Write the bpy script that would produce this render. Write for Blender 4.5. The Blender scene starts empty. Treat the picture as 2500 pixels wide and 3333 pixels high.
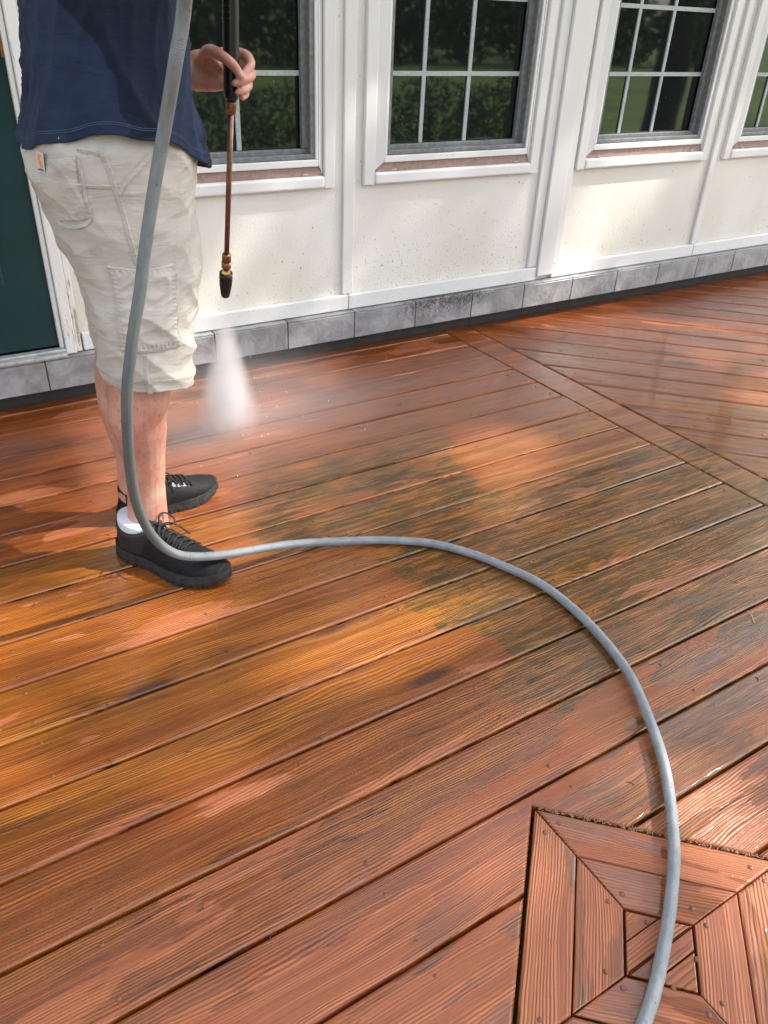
import bpy, bmesh, math, random
from mathutils import Vector, Matrix, noise
random.seed(7)
PI = math.pi
sc = bpy.context.scene
COL = sc.collection

# ------------------------------------------------------------------ camera
CAM_H = 1.1976
PITCH, ROLL, YAW, FPX = 0.5677, 0.0474, 0.5794, 2565.9
cam_d = bpy.data.cameras.new('camera')
cam = bpy.data.objects.new('camera', cam_d); COL.objects.link(cam)
fw = Vector((math.sin(YAW)*math.cos(PITCH), math.cos(YAW)*math.cos(PITCH), -math.sin(PITCH)))
rt0 = Vector((math.cos(YAW), -math.sin(YAW), 0)); up0 = rt0.cross(fw)
rt = rt0*math.cos(ROLL)+up0*math.sin(ROLL); up = -rt0*math.sin(ROLL)+up0*math.cos(ROLL)
M = Matrix((rt, up, -fw)).transposed().to_4x4(); M.translation = (0, 0, CAM_H)
cam.matrix_world = M
cam_d.sensor_fit = 'HORIZONTAL'; cam_d.sensor_width = 36; cam_d.lens = 36*FPX/2500
cam_d.clip_start = .02; cam_d.clip_end = 600
sc.camera = cam

# ------------------------------------------------------------------ world, sun, exposure
SUN_EL, SUN_AZ = math.radians(47), math.atan2(-.34, .94)      # towards the sun, azimuth from +x
SUN_STR, SKY_STR, EXPO = 2.3, 0.15, 1.78
w = bpy.data.worlds.new('World'); sc.world = w; w.use_nodes = True
nt = w.node_tree; nt.nodes.clear()
sky = nt.nodes.new('ShaderNodeTexSky'); sky.sky_type = 'NISHITA'; sky.sun_disc = False
sky.sun_elevation = SUN_EL; sky.sun_rotation = PI/2-SUN_AZ
sky.air_density = 1.0; sky.dust_density = 3.0; sky.ozone_density = 1.0
bg = nt.nodes.new('ShaderNodeBackground'); bg.inputs['Strength'].default_value = SKY_STR
wo = nt.nodes.new('ShaderNodeOutputWorld')
hz = nt.nodes.new('ShaderNodeHueSaturation'); hz.inputs['Saturation'].default_value = .45   # sky colour muted for a more neutral ambient tone
nt.links.new(sky.outputs[0], hz.inputs['Color']); nt.links.new(hz.outputs[0], bg.inputs[0]); nt.links.new(bg.outputs[0], wo.inputs[0])
sd = bpy.data.lights.new('sun', 'SUN'); sd.energy = SUN_STR; sd.angle = math.radians(.8); sd.color = (1, .95, .88)
sun = bpy.data.objects.new('sun', sd); COL.objects.link(sun)
sdir = Vector((math.cos(SUN_AZ)*math.cos(SUN_EL), math.sin(SUN_AZ)*math.cos(SUN_EL), math.sin(SUN_EL)))
sun.rotation_euler = sdir.to_track_quat('Z', 'Y').to_euler()
sc.cycles.volume_bounces = 6; sc.cycles.max_bounces = 10; sc.cycles.volume_step_rate = 2.
vs = sc.view_settings
vs.view_transform = 'Standard'; vs.look = 'None'; vs.gamma = 1; vs.exposure = EXPO; vs.use_curve_mapping = False

# ------------------------------------------------------------------ material helpers
class NT:
    def __init__(s, name):
        s.m = bpy.data.materials.new(name); s.m.use_nodes = True
        s.t = s.m.node_tree; s.b = s.t.nodes['Principled BSDF']; s.o = s.t.nodes['Material Output']
    def n(s, typ, ins=None, **kw):
        nd = s.t.nodes.new(typ)
        for k, v in kw.items(): setattr(nd, k, v)
        for k, v in (ins or {}).items(): s.put(nd.inputs[k], v)
        return nd
    def put(s, sock, v):
        if isinstance(v, bpy.types.NodeSocket): s.t.links.new(v, sock)
        elif isinstance(v, bpy.types.Node): s.t.links.new(v.outputs[0], sock)
        else: sock.default_value = v
    def math(s, op, a, b=None, c=None, clamp=False):
        nd = s.t.nodes.new('ShaderNodeMath'); nd.operation = op; nd.use_clamp = clamp
        s.put(nd.inputs[0], a)
        if b is not None: s.put(nd.inputs[1], b)
        if c is not None: s.put(nd.inputs[2], c)
        return nd.outputs[0]
    def ramp(s, f, lo, hi, a=0., b=1.):
        nd = s.n('ShaderNodeMapRange', {'Value': f, 'From Min': lo, 'From Max': hi, 'To Min': a, 'To Max': b}); nd.clamp = True
        nd.interpolation_type = 'SMOOTHSTEP'
        return nd.outputs[0]
    def noise(s, vec, scale, detail=2., rough=.5, dist=0.):
        nd = s.n('ShaderNodeTexNoise', {'Scale': scale, 'Detail': detail, 'Roughness': rough, 'Distortion': dist})
        if vec is not None: s.put(nd.inputs['Vector'], vec)
        return nd.outputs['Fac']
    def mix(s, f, a, b, blend='MIX'):
        nd = s.t.nodes.new('ShaderNodeMix'); nd.data_type = 'RGBA'; nd.blend_type = blend
        s.put(nd.inputs[0], f); s.put(nd.inputs[6], a if not isinstance(a, tuple) else a+(1,)*(4-len(a)))
        s.put(nd.inputs[7], b if not isinstance(b, tuple) else b+(1,)*(4-len(b)))
        return nd.outputs[2]
    def scale(s, vec, v):
        nd = s.n('ShaderNodeVectorMath', {0: vec, 1: v}, operation='MULTIPLY'); return nd.outputs[0]
    def xyz(s, vec):
        nd = s.n('ShaderNodeSeparateXYZ', {0: vec}); return nd.outputs
    def comb(s, x, y, z=0.):
        return s.n('ShaderNodeCombineXYZ', {0: x, 1: y, 2: z}).outputs[0]
    def bump(s, h, dist, strength=1., normal=None):
        nd = s.n('ShaderNodeBump', {'Height': h, 'Distance': dist, 'Strength': strength})
        if normal is not None: s.put(nd.inputs['Normal'], normal)
        return nd.outputs[0]
    def obj(s): return s.n('ShaderNodeTexCoord').outputs['Object']
    def pos(s): return s.n('ShaderNodeNewGeometry').outputs['Position']
    def rnd(s): return s.n('ShaderNodeObjectInfo').outputs['Random']
    def set(s, **kw):
        names = dict(color='Base Color', rough='Roughness', metal='Metallic', ior='IOR', coat='Coat Weight', coat_rough='Coat Roughness', normal='Normal', coat_normal='Coat Normal', sheen='Sheen Weight', sss='Subsurface Weight', spec='Specular IOR Level')
        for k, v in kw.items():
            if k == 'color' and isinstance(v, tuple): v = v+(1,)*(4-len(v))
            s.put(s.b.inputs[names[k]], v)
        return s.m

def simple(name, color, rough=.5, metal=0., nscale=0, namp=.15, bscale=0, bdist=0, **kw):
    t = NT(name); c = color
    if nscale:
        f = t.noise(t.obj(), nscale, 4)
        dk = tuple(v*(1-namp) for v in color); lt = tuple(min(1, v*(1+namp)) for v in color)
        c = t.mix(t.ramp(f, .3, .7), dk, lt)
    t.set(color=c, rough=rough, metal=metal, **kw)
    if bscale: t.set(normal=t.bump(t.noise(t.obj(), bscale, 3), bdist))
    return t.m

def wood_material():
    t = NT('wet_deck_wood')
    o = t.obj(); r = t.rnd(); P = t.pos()
    r2 = t.math('FRACT', t.math('MULTIPLY', r, 17.31)); r3 = t.math('FRACT', t.math('MULTIPLY', r, 71.7))
    off = t.comb(t.math('MULTIPLY', r, 53.), t.math('MULTIPLY', r2, 31.), t.math('MULTIPLY', r3, 9.))
    p = t.n('ShaderNodeVectorMath', {0: o, 1: off}, operation='ADD').outputs[0]
    x, y, z = t.xyz(p)
    # flat-sawn figure: across-grain coordinate bent by slow noise, tighter around a few knots
    w1 = t.noise(t.scale(p, (1.6, 7., 1.)), 1., 1.5, .5)
    w2 = t.noise(t.scale(p, (9., 22., 1.)), 1., 2., .5)
    amp = t.ramp(r3, 0., 1., .02, .085)
    c = t.math('ADD', y, t.math('MULTIPLY', t.math('SUBTRACT', w1, .5), amp))
    c = t.math('ADD', c, t.math('MULTIPLY', t.math('SUBTRACT', w2, .5), .008))
    vk = t.n('ShaderNodeTexVoronoi', {'Vector': t.scale(p, (1.7, 6.5, .01)), 'Scale': 1., 'Randomness': 1.}, feature='F1')
    kd = vk.outputs['Distance']
    knot = t.ramp(kd, .05, .15, 1., 0.)
    c = t.math('ADD', c, t.math('MULTIPLY', t.ramp(kd, .0, .35, 1., 0.), .02))
    freq = t.ramp(r2, 0., 1., 950., 1350.)
    s1 = t.math('SINE', t.math('MULTIPLY', c, freq))
    ring = t.math('MULTIPLY_ADD', s1, .5, .5)
    fine = t.noise(t.comb(t.math('MULTIPLY', x, 4.), t.math('MULTIPLY', c, 420.), 0.), 1., 3., .6)
    band = t.noise(t.comb(t.math('MULTIPLY', x, .7), t.math('MULTIPLY', c, 34.), 2.), 1., 2., .5)
    ringw = t.ramp(band, .35, .62)
    g = t.math('ADD', t.math('MULTIPLY', t.math('MULTIPLY', ring, ringw), .45), t.math('MULTIPLY', fine, .85), clamp=False)  # 0..1.3
    g01 = t.ramp(g, .2, 1.0)
    streak = t.noise(t.comb(t.math('MULTIPLY', x, 7.), t.math('MULTIPLY', c, 95.), 3.), 1., 4., .68)
    flake = t.noise(t.comb(t.math('MULTIPLY', x, 38.), t.math('MULTIPLY', c, 190.), 1.), 1., 3., .7)
    # base colours
    red = t.mix(g01, (.185, .038, .0055), (.41, .108, .016))
    gold = t.mix(g01, (.18, .050, .005), (.52, .178, .012))
    px, py, pz = t.xyz(P)
    # golden where the stain has thinned (middle of the deck), redder near the camera and by the wall
    gn = t.noise(t.scale(p, (.9, 5., 1.)), 1., 2., .5)
    goldm = t.math('ADD', t.math('MULTIPLY', t.ramp(t.math('ABSOLUTE', t.math('SUBTRACT', py, 1.22)), .15, 1.0, 1., 0.), .75), t.math('MULTIPLY', t.math('SUBTRACT', gn, .5), 1.3))
    goldm = t.math('ADD', goldm, t.math('MULTIPLY', t.math('SUBTRACT', r2, .55), .45))
    goldf = t.ramp(goldm, .2, .9)
    col = t.mix(goldf, red, gold)
    col = t.mix(t.ramp(streak, .34, .58, .42, 0.), col, (.075, .019, .005))
    col = t.mix(t.ramp(streak, .55, .75, 0., .28), col, (.56, .19, .03))
    col = t.mix(t.math('MULTIPLY', knot, .88), col, (.05, .014, .006))
    # old film of grime in the strip that has not been washed yet
    jit = t.math('MULTIPLY', t.math('SUBTRACT', r, .5), .36)
    wob = t.math('MULTIPLY', t.math('SUBTRACT', t.noise(t.scale(P, (14., 14., 1.)), 1., 6., .8), .5), .15)
    sx = t.math('ADD', t.math('ADD', px, jit), wob)
    left = t.math('MULTIPLY_ADD', t.math('SUBTRACT', 1.63, py), .12, .70)
    inL = t.ramp(t.math('SUBTRACT', sx, left), -.006, .012)
    farm = t.ramp(py, 1.42, 1.52)
    rightb = t.math('ADD', t.math('MULTIPLY', t.math('SUBTRACT', 1., farm), 3.), 1.40)
    inR = t.ramp(t.math('SUBTRACT', rightb, sx), -.006, .012)
    inT = t.ramp(py, 1.72, 2.12, 1., 0.)
    inB = t.ramp(py, .30, .95, .30, 1.)
    inR2 = t.ramp(px, 2.05, 2.3, 1., .12)
    dm = t.math('MULTIPLY', t.math('MULTIPLY', inL, inR), t.math('MULTIPLY', inT, t.math('MULTIPLY', inB, inR2)))
    patch = t.noise(t.scale(P, (5., 8., 1.)), 1., 5., .65)
    blk = t.noise(t.scale(p, (16., 60., 1.)), 1., 4., .7)
    dsum = t.math('ADD', t.math('ADD', t.math('MULTIPLY', patch, 1.3), t.math('MULTIPLY', flake, .95)), t.math('MULTIPLY', t.math('SUBTRACT', .5, streak), .8))
    dirt = t.math('MULTIPLY', dm, t.ramp(dsum, 1.00, 1.17))
    lines = t.ramp(t.math('ADD', t.math('MULTIPLY', ring, .6), t.math('MULTIPLY', fine, .5)), .30, .62, 1., 0.)
    col = t.mix(t.math('MULTIPLY', lines, t.math('MULTIPLY_ADD', dm, .40, .24)), col, (.060, .022, .004))
    gr = t.math('MULTIPLY', dirt, t.ramp(t.math('ADD', g01, t.math('MULTIPLY', t.math('SUBTRACT', blk, .5), 1.6)), .25, 1.1, 1., .35))
    col = t.mix(t.math('MULTIPLY', gr, .86), col, (.030, .022, .0035))
    col = t.mix(t.math('MULTIPLY', dm, t.ramp(t.math('ADD', streak, t.math('MULTIPLY', t.math('SUBTRACT', flake, .5), .5)), .50, .66, 0., .62)), col, (.46, .185, .016))
    # faint olive film
    col = t.mix(t.math('MULTIPLY', dm, .22), col, (.17, .085, .006))
    # dark cracks (checks) along the grain
    ck = t.noise(t.comb(t.math('MULTIPLY', x, .9), t.math('MULTIPLY', y, 55.), 5.), 1., 3., .6, .3)
    crack = t.ramp(t.math('ABSOLUTE', t.math('SUBTRACT', ck, .5)), .0, .012, 1., 0.)
    crk = t.math('MULTIPLY', crack, t.ramp(t.noise(t.scale(p, (1.5, 12., 1.)), 1., 1.), .50, .57))
    col = t.mix(crk, col, (.02, .006, .003))
    # specks of debris
    vs_ = t.n('ShaderNodeTexVoronoi', {'Vector': t.scale(P, (1., 1., .01)), 'Scale': 85., 'Randomness': 1.})
    sp = t.math('MULTIPLY', t.ramp(vs_.outputs['Distance'], .10, .17, 1., 0.), t.ramp(t.xyz(vs_.outputs['Color'])[0], .90, .92))
    sp = t.math('MULTIPLY', sp, t.ramp(t.noise(t.scale(P, (2., 2., 1.)), 1., 2.), .42, .6))
    col = t.mix(t.math('MULTIPLY', sp, .8), col, (.02, .012, .006))
    # water film: soaked wood is darker and more saturated, drained wood paler, its pinkish sheen put into the colour
    wn = t.noise(t.scale(p, (2.4, 13., 1.)), 1., 4., .52, .2)
    wetb = t.math('ADD', wn, t.math('MULTIPLY', t.math('SUBTRACT', r3, .5), .10))
    far = t.ramp(py, 1.2, 2.1, 0., .06)
    wet = t.ramp(t.math('ADD', t.math('ADD', wn, t.math('MULTIPLY', t.math('SUBTRACT', r3, .5), .12)), t.ramp(py, .45, 1.10, -.014, .13)), .484, .498)
    wetlo = t.math('ADD', wn, t.math('MULTIPLY', t.math('SUBTRACT', r3, .5), .12))
    soak = t.ramp(t.math('ADD', wetlo, t.ramp(py, .45, 1.10, -.014, .13)), .484, .498)
    pale = t.mix(.56, col, t.mix(g01, (.27, .082, .036), (.48, .180, .092)))
    col = t.mix(soak, pale, t.mix(.16, col, (.0, .0, .0)))
    rough_dry = t.ramp(g01, 0., 1., .50, .42)
    t.set(color=col, rough=rough_dry, ior=1.4, spec=.28)
    h = t.math('ADD', t.math('MULTIPLY', g01, .75), t.math('MULTIPLY', crk, -1.5))
    h = t.math('ADD', h, t.math('MULTIPLY', t.noise(t.scale(p, (60., 200., 1.)), 1., 2.), .25))
    smooth = t.ramp(band, .3, .6, .25, 1.)
    nb = t.bump(h, .0014, smooth)
    drops = t.n('ShaderNodeTexVoronoi', {'Vector': t.scale(P, (1., 1., .01)), 'Scale': 95., 'Randomness': 1.})
    dr = t.math('MULTIPLY', t.ramp(drops.outputs['Distance'], .05, .3, 1., 0.), t.ramp(t.xyz(drops.outputs['Color'])[1], .8, .82))
    hw = t.math('ADD', t.math('MULTIPLY', g01, t.ramp(wet, 0., 1., .8, .22)), t.math('MULTIPLY', t.noise(t.scale(P, (22., 22., 1.)), 1., 1.), .45))
    hw = t.math('ADD', hw, t.math('MULTIPLY', dr, .5))
    cb = t.bump(hw, .0011, 1.)
    t.set(normal=nb, coat=t.ramp(wet, 0., 1., .45, 1.), coat_rough=t.ramp(wet, 0., 1., .24, .05), coat_normal=cb)
    t.b.inputs['Coat IOR'].default_value = 1.52
    return t.m

def siding_material():
    t = NT('embossed_white_panel'); P = t.pos(); px, py, pz = t.xyz(P)
    a = t.noise(t.scale(P, (1., 1., 1.)), 160., 3., .6, 1.2)
    big = t.noise(P, 2.2, 3.)
    col = t.mix(t.ramp(big, .3, .7), (.67, .655, .585), (.745, .73, .67))
    col = t.mix(t.math('MULTIPLY', t.ramp(pz, .2, .75, .5, 0.), t.ramp(t.noise(t.scale(P, (5., 5., 2.)), 1., 3.), .4, .7)), col, (.62, .56, .44))
    v = t.n('ShaderNodeTexVoronoi', {'Vector': t.n('ShaderNodeVectorMath', {0: P, 1: t.comb(0., 0., t.math('MULTIPLY', a, .012))}, operation='ADD').outputs[0], 'Scale': 95., 'Randomness': 1.})
    dens = t.math('ADD', t.math('MULTIPLY', t.ramp(pz, .15, .50, .95, .06), t.ramp(t.math('ABSOLUTE', t.math('SUBTRACT', px, 2.05)), .1, .9, 1., .22)), .012)
    sp = t.math('MULTIPLY', t.ramp(v.outputs['Distance'], .12, .26, 1., 0.), t.math('LESS_THAN', t.xyz(v.outputs['Color'])[0], dens))
    col = t.mix(t.math('MULTIPLY', sp, .7), col, (.10, .085, .06))
    v2 = t.n('ShaderNodeTexVoronoi', {'Vector': t.n('ShaderNodeVectorMath', {0: t.scale(P, (1., 1., .45)), 1: t.comb(t.math('MULTIPLY', a, .02), 0., t.math('MULTIPLY', big, .03))}, operation='ADD').outputs[0], 'Scale': 42., 'Randomness': 1.})
    s2 = t.math('MULTIPLY', t.ramp(v2.outputs['Distance'], .05, .13, 1., 0.), t.math('LESS_THAN', t.xyz(v2.outputs['Color'])[1], t.math('MULTIPLY', dens, .35)))
    col = t.mix(t.math('MULTIPLY', s2, .8), col, (.06, .05, .035))
    t.set(color=col, rough=.45, normal=t.bump(a, .0022, .8))
    return t.m

def trim_material(name='white_vinyl_trim', c=(.70, .70, .675)):
    t = NT(name); P = t.pos(); px, py, pz = t.xyz(P)
    v = t.n('ShaderNodeTexVoronoi', {'Vector': P, 'Scale': 110., 'Randomness': 1.})
    dens = t.math('ADD', t.ramp(pz, .15, .5, .22, .012), .006)
    sp = t.math('MULTIPLY', t.ramp(v.outputs['Distance'], .10, .22, 1., 0.), t.math('LESS_THAN', t.xyz(v.outputs['Color'])[1], dens))
    f = t.noise(t.scale(P, (3., 3., 1.)), 1., 4.)
    col = t.mix(t.ramp(f, .35, .7), c, tuple(k*.93 for k in c))
    col = t.mix(t.math('MULTIPLY', sp, .65), col, (.12, .10, .07))
    t.set(color=col, rough=.32, normal=t.bump(t.noise(t.scale(P, (30., 30., 2.)), 1., 2.), .0006))
    return t.m

def tile_material():
    t = NT('grey_slate_tile'); P = t.pos(); px, py, pz = t.xyz(P); r = t.rnd()
    q = t.n('ShaderNodeVectorMath', {0: P, 1: t.comb(t.math('MULTIPLY', r, 9.), 0., t.math('MULTIPLY', r, 5.))}, operation='ADD').outputs[0]
    a = t.noise(q, 9., 6., .62, .6); b = t.noise(q, 60., 4., .6)
    col = t.mix(t.ramp(a, .32, .68), (.19, .19, .188), (.34, .345, .345))
    col = t.mix(t.ramp(b, .55, .75, 0., .35), col, (.13, .13, .135))
    # spattered dirt, thickest under the second window
    d = t.math('MULTIPLY', t.ramp(t.math('ABSOLUTE', t.math('SUBTRACT', px, 2.02)), .08, .42, 1., .0), t.ramp(pz, .07, .17, .2, 1.))
    s = t.ramp(t.math('ADD', t.noise(t.scale(q, (1., 1., .6)), 75., 4., .7, 1.5), t.math('MULTIPLY', d, .16)), .60, .65)
    col = t.mix(t.math('MULTIPLY', s, t.math('MULTIPLY_ADD', d, .75, .08)), col, (.025, .022, .015))
    h = t.math('ADD', t.noise(q, 22., 5., .6, 1.), t.math('MULTIPLY', b, .3))
    t.set(color=col, rough=t.ramp(a, .3, .7, .28, .5), normal=t.bump(h, .004, .8))
    return t.m

MAT = {}
MAT['wood'] = wood_material()
MAT['panel'] = siding_material()
MAT['trim'] = trim_material()
MAT['frame'] = trim_material('white_window_frame', (.74, .74, .72))
MAT['tile'] = tile_material()
MAT['grout'] = simple('mossy_grout', (.03, .03, .024), .8, nscale=30)
MAT['base'] = simple('dark_foundation', (.035, .032, .028), .7, nscale=20, bscale=40, bdist=.003)
MAT['joist'] = simple('dark_joist', (.03, .018, .01), .7, nscale=20)
MAT['screen'] = simple('grey_screen_frame', (.17, .175, .175), .45, nscale=60, namp=.2)
MAT['sash'] = simple('grey_sash', (.13, .13, .13), .5, nscale=60)
MAT['muntin'] = simple('grey_muntin', (.36, .40, .40), .45, nscale=90, namp=.1)
MAT['weep'] = simple('tan_weep_cover', (.40, .33, .24), .6)
MAT['brown'] = simple('brown_sill_strip', (.27, .175, .14), .6, nscale=70, namp=.15, bscale=200, bdist=.001)
MAT['green'] = simple('green_door_paint', (.004, .032, .032), .3, nscale=3, namp=.25, bscale=25, bdist=.0006)
MAT['threshold'] = simple('aluminium_threshold', (.5, .51, .49), .35, .4, nscale=50)
MAT['brass'] = simple('brass', (.55, .34, .09), .3, .9, nscale=80)
MAT['bronze'] = simple('worn_bronze', (.30, .15, .08), .38, .8, nscale=120, namp=.35)
MAT['blackp'] = simple('black_plastic', (.008, .008, .009), .28)
MAT['rubber'] = simple('black_rubber', (.012, .012, .013), .6, bscale=300, bdist=.0008)
MAT['nail'] = simple('rusty_nail_head', (.17, .060, .028), .5, .1, nscale=200, namp=.4)

def glass_material():
    t = NT('dark_room_glass'); o = t.pos()
    v = t.n('ShaderNodeTexVoronoi', {'Vector': t.scale(o, (1., 1., .35)), 'Scale': 60., 'Randomness': 1.})
    sp = t.math('MULTIPLY', t.ramp(v.outputs['Distance'], .04, .09, 1., 0.), t.ramp(t.xyz(v.outputs['Color'])[0], .72, .74))
    col = t.mix(t.math('MULTIPLY', sp, .5), (.008, .009, .010), (.30, .31, .32))  # dark base stands in for the unlit room behind the opaque pane
    t.set(color=col, rough=.03, ior=1.62, spec=.6, normal=t.bump(t.noise(o, 3., 1.), .003, .3))
    return t.m
MAT['glass'] = glass_material()

# ------------------------------------------------------------------ geometry helpers
def link(name, me, mat=None, parent=None, kind=None, label=None, cat=None, group=None, smooth=False):
    o = bpy.data.objects.new(name, me); COL.objects.link(o)
    if mat is not None and me is not None:
        for m in (mat if isinstance(mat, (list, tuple)) else [mat]): me.materials.append(m)
    if smooth: me.polygons.foreach_set('use_smooth', [True]*len(me.polygons))
    if parent is not None: o.parent = parent; o.matrix_parent_inverse = parent.matrix_world.inverted()
    tag(o, label, cat, group, kind); return o
def tag(o, label=None, cat=None, group=None, kind=None):
    if label: o['label'] = label
    if cat: o['category'] = cat
    if group: o['group'] = group
    if kind: o['kind'] = kind
def empty(name, loc, **kw):
    o = bpy.data.objects.new(name, None); COL.objects.link(o); o.location = loc; o.empty_display_size = .1
    bpy.context.view_layer.update(); tag(o, **kw); return o
def fin(bm, name):
    me = bpy.data.meshes.new(name); bmesh.ops.recalc_face_normals(bm, faces=bm.faces); bm.to_mesh(me); bm.free(); return me
def add_box(bm, x0, x1, y0, y1, z0, z1, bev=0., seg=1):
    vs = [bm.verts.new(c) for c in [(x0,y0,z0),(x1,y0,z0),(x1,y1,z0),(x0,y1,z0),(x0,y0,z1),(x1,y0,z1),(x1,y1,z1),(x0,y1,z1)]]
    fs = [bm.faces.new([vs[i] for i in f]) for f in [(0,3,2,1),(4,5,6,7),(0,1,5,4),(1,2,6,5),(2,3,7,6),(3,0,4,7)]]
    if bev:
        es = list({e for f in fs for e in f.edges})
        bmesh.ops.bevel(bm, geom=es, offset=bev, segments=seg, affect='EDGES', profile=.5)
def box(name, x0, x1, y0, y1, z0, z1, mat, parent=None, bev=0., seg=1, **kw):
    bm = bmesh.new(); add_box(bm, x0, x1, y0, y1, z0, z1, bev, seg)
    return link(name, fin(bm, name), mat, parent, **kw)
def prism(name, pts, z0, z1, mat, parent=None, ang=0., bev=.005, seg=2, **kw):
    """board cut to the polygon pts; local x runs along the grain"""
    cx = sum(p[0] for p in pts)/len(pts); cy = sum(p[1] for p in pts)/len(pts)
    ca, sa = math.cos(-ang), math.sin(-ang)
    bm = bmesh.new()
    lp = [((p[0]-cx)*ca-(p[1]-cy)*sa, (p[0]-cx)*sa+(p[1]-cy)*ca) for p in pts]
    top = [bm.verts.new((x, y, z1)) for x, y in lp]; bot = [bm.verts.new((x, y, z0)) for x, y in lp]
    ft = bm.faces.new(top); bm.faces.new(bot[::-1])
    n = len(lp)
    for i in range(n): bm.faces.new((top[i], bot[i], bot[(i+1) % n], top[(i+1) % n]))
    bm.normal_update()
    if bev: bmesh.ops.bevel(bm, geom=list(ft.edges), offset=bev, segments=seg, affect='EDGES', profile=.5)
    o = link(name, fin(bm, name), mat, None, **kw)
    o.rotation_euler = (0, 0, ang); o.location = (cx, cy, 0)
    if parent is not None: o.parent = parent
    return o
def clip(poly, a, b, c):
    """keep the side where a*x+b*y >= c"""
    out = []
    for i in range(len(poly)):
        p, q = poly[i], poly[(i+1) % len(poly)]
        dp, dq = a*p[0]+b*p[1]-c, a*q[0]+b*q[1]-c
        if dp >= 0: out.append(p)
        if dp*dq < 0:
            t = dp/(dp-dq); out.append((p[0]+(q[0]-p[0])*t, p[1]+(q[1]-p[1])*t))
    return out
def catmull(pts, n):
    P = [Vector(p) for p in pts]; P = [P[0]*2-P[1]]+P+[P[-1]*2-P[-2]]; out = []
    for i in range(1, len(P)-2):
        for k in range(n):
            t = k/n; a, b, c, d = P[i-1:i+3]
            out.append(.5*((2*b)+(c-a)*t+(2*a-5*b+4*c-d)*t*t+(3*b-a-3*c+d)*t**3))
    out.append(P[-2].copy()); return out
def sweep(bm, pts, rad, n=12, ry=None, caps=True, upv=None, round_caps=False):
    """tube through pts; rad may be a list; ry second half-axis"""
    P = [Vector(p) for p in pts]; R = rad if isinstance(rad, (list, tuple)) else [rad]*len(P)
    RY = ry if isinstance(ry, (list, tuple)) else ([ry]*len(P) if ry else R)
    if round_caps:
        d0 = (P[0]-P[1]).normalized(); d1 = (P[-1]-P[-2]).normalized()
        pre = [(P[0]+d0*R[0]*math.sin(a), math.cos(a)) for a in (1.35, .9, .45)]
        post = [(P[-1]+d1*R[-1]*math.sin(a), math.cos(a)) for a in (.45, .9, 1.35)]
        R2 = [R[0]*f for _, f in pre]+list(R)+[R[-1]*f for _, f in post]
        RY = [RY[0]*f for _, f in pre]+list(RY)+[RY[-1]*f for _, f in post]
        P = [p for p, _ in pre]+P+[p for p, _ in post]; R = R2
    uvl = bm.loops.layers.uv.verify()
    rings = []; N = None; L = 0; Ls = []
    for i, p in enumerate(P):
        T = (P[min(i+1, len(P)-1)]-P[max(i-1, 0)]).normalized()
        if N is None:
            u = Vector(upv) if upv else (Vector((0, 0, 1)) if abs(T.z) < .9 else Vector((1, 0, 0)))
            N = (u-T*u.dot(T)).normalized()
        else: N = (N-T*N.dot(T)).normalized()
        B = T.cross(N)
        if i: L += (P[i]-P[i-1]).length
        Ls.append(L)
        rings.append([bm.verts.new(p+N*(R[i]*math.cos(2*PI*k/n))+B*(RY[i]*math.sin(2*PI*k/n))) for k in range(n)])
    for i in range(len(rings)-1):
        for k in range(n):
            f = bm.faces.new((rings[i][k], rings[i][(k+1) % n], rings[i+1][(k+1) % n], rings[i+1][k]))
            for l, (u_, v_) in zip(f.loops, ((Ls[i], k/n), (Ls[i], (k+1)/n), (Ls[i+1], (k+1)/n), (Ls[i+1], k/n))): l[uvl].uv = (u_, v_)
    if caps: bm.faces.new(rings[0][::-1]); bm.faces.new(rings[-1])
    return rings
def lathe_along(bm, p0, p1, prof, n=20):
    """profile [(t, r)] turned about the line p0->p1 (t in metres from p0)"""
    p0 = Vector(p0); d = (Vector(p1)-p0).normalized()
    sweep(bm, [p0+d*t for t, r in prof], [r for t, r in prof], n)

# ------------------------------------------------------------------ ground (lawn) and deck
WALL_Y = 2.715
t = NT('lawn_grass'); P = t.pos()
t.set(color=t.mix(t.ramp(t.noise(P, .35, 5.), .3, .7), (.07, .14, .015), (.17, .28, .03)), rough=.8, normal=t.bump(t.noise(P, 30., 3.), .05))
box('ground', -150, 150, -220, 120, -1.2, -.75, t.m, kind='structure')

deck = empty('deck', (0, 0, 0), kind='structure')
bm = bmesh.new()
for k in range(-9, 17):
    x = .024+.4055*k
    add_box(bm, x-.019, x+.019, -2.2, 2.70, -.20, -.036)
add_box(bm, -3.6, 6.4, -2.24, -2.203, -.24, .0)
link('joist', fin(bm, 'joist'), MAT['joist'], deck, kind='stuff')
GAP = .0030
PITCH_B = .146
def bl(k): return 2.8226-k*PITCH_B
XDIV0, XDIV1 = 2.0538, 2.1879
YBACK, YEND = 2.737, -2.2
MCX, MCY, MR = .7475, .311, .2905            # medallion: a square standing on its corner
ZT = 0.
nails = []
def plank(pts, ang, dz=0., bev=.0055, seg=3):
    return prism('plank', pts, -.034, ZT+dz, MAT['wood'], deck, ang, bev, seg)
def joists(x0, x1): return [.024+.4055*k for k in range(-9, 17) if x0+.02 < .024+.4055*k < x1-.02]
rj = random.Random(3)
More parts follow.
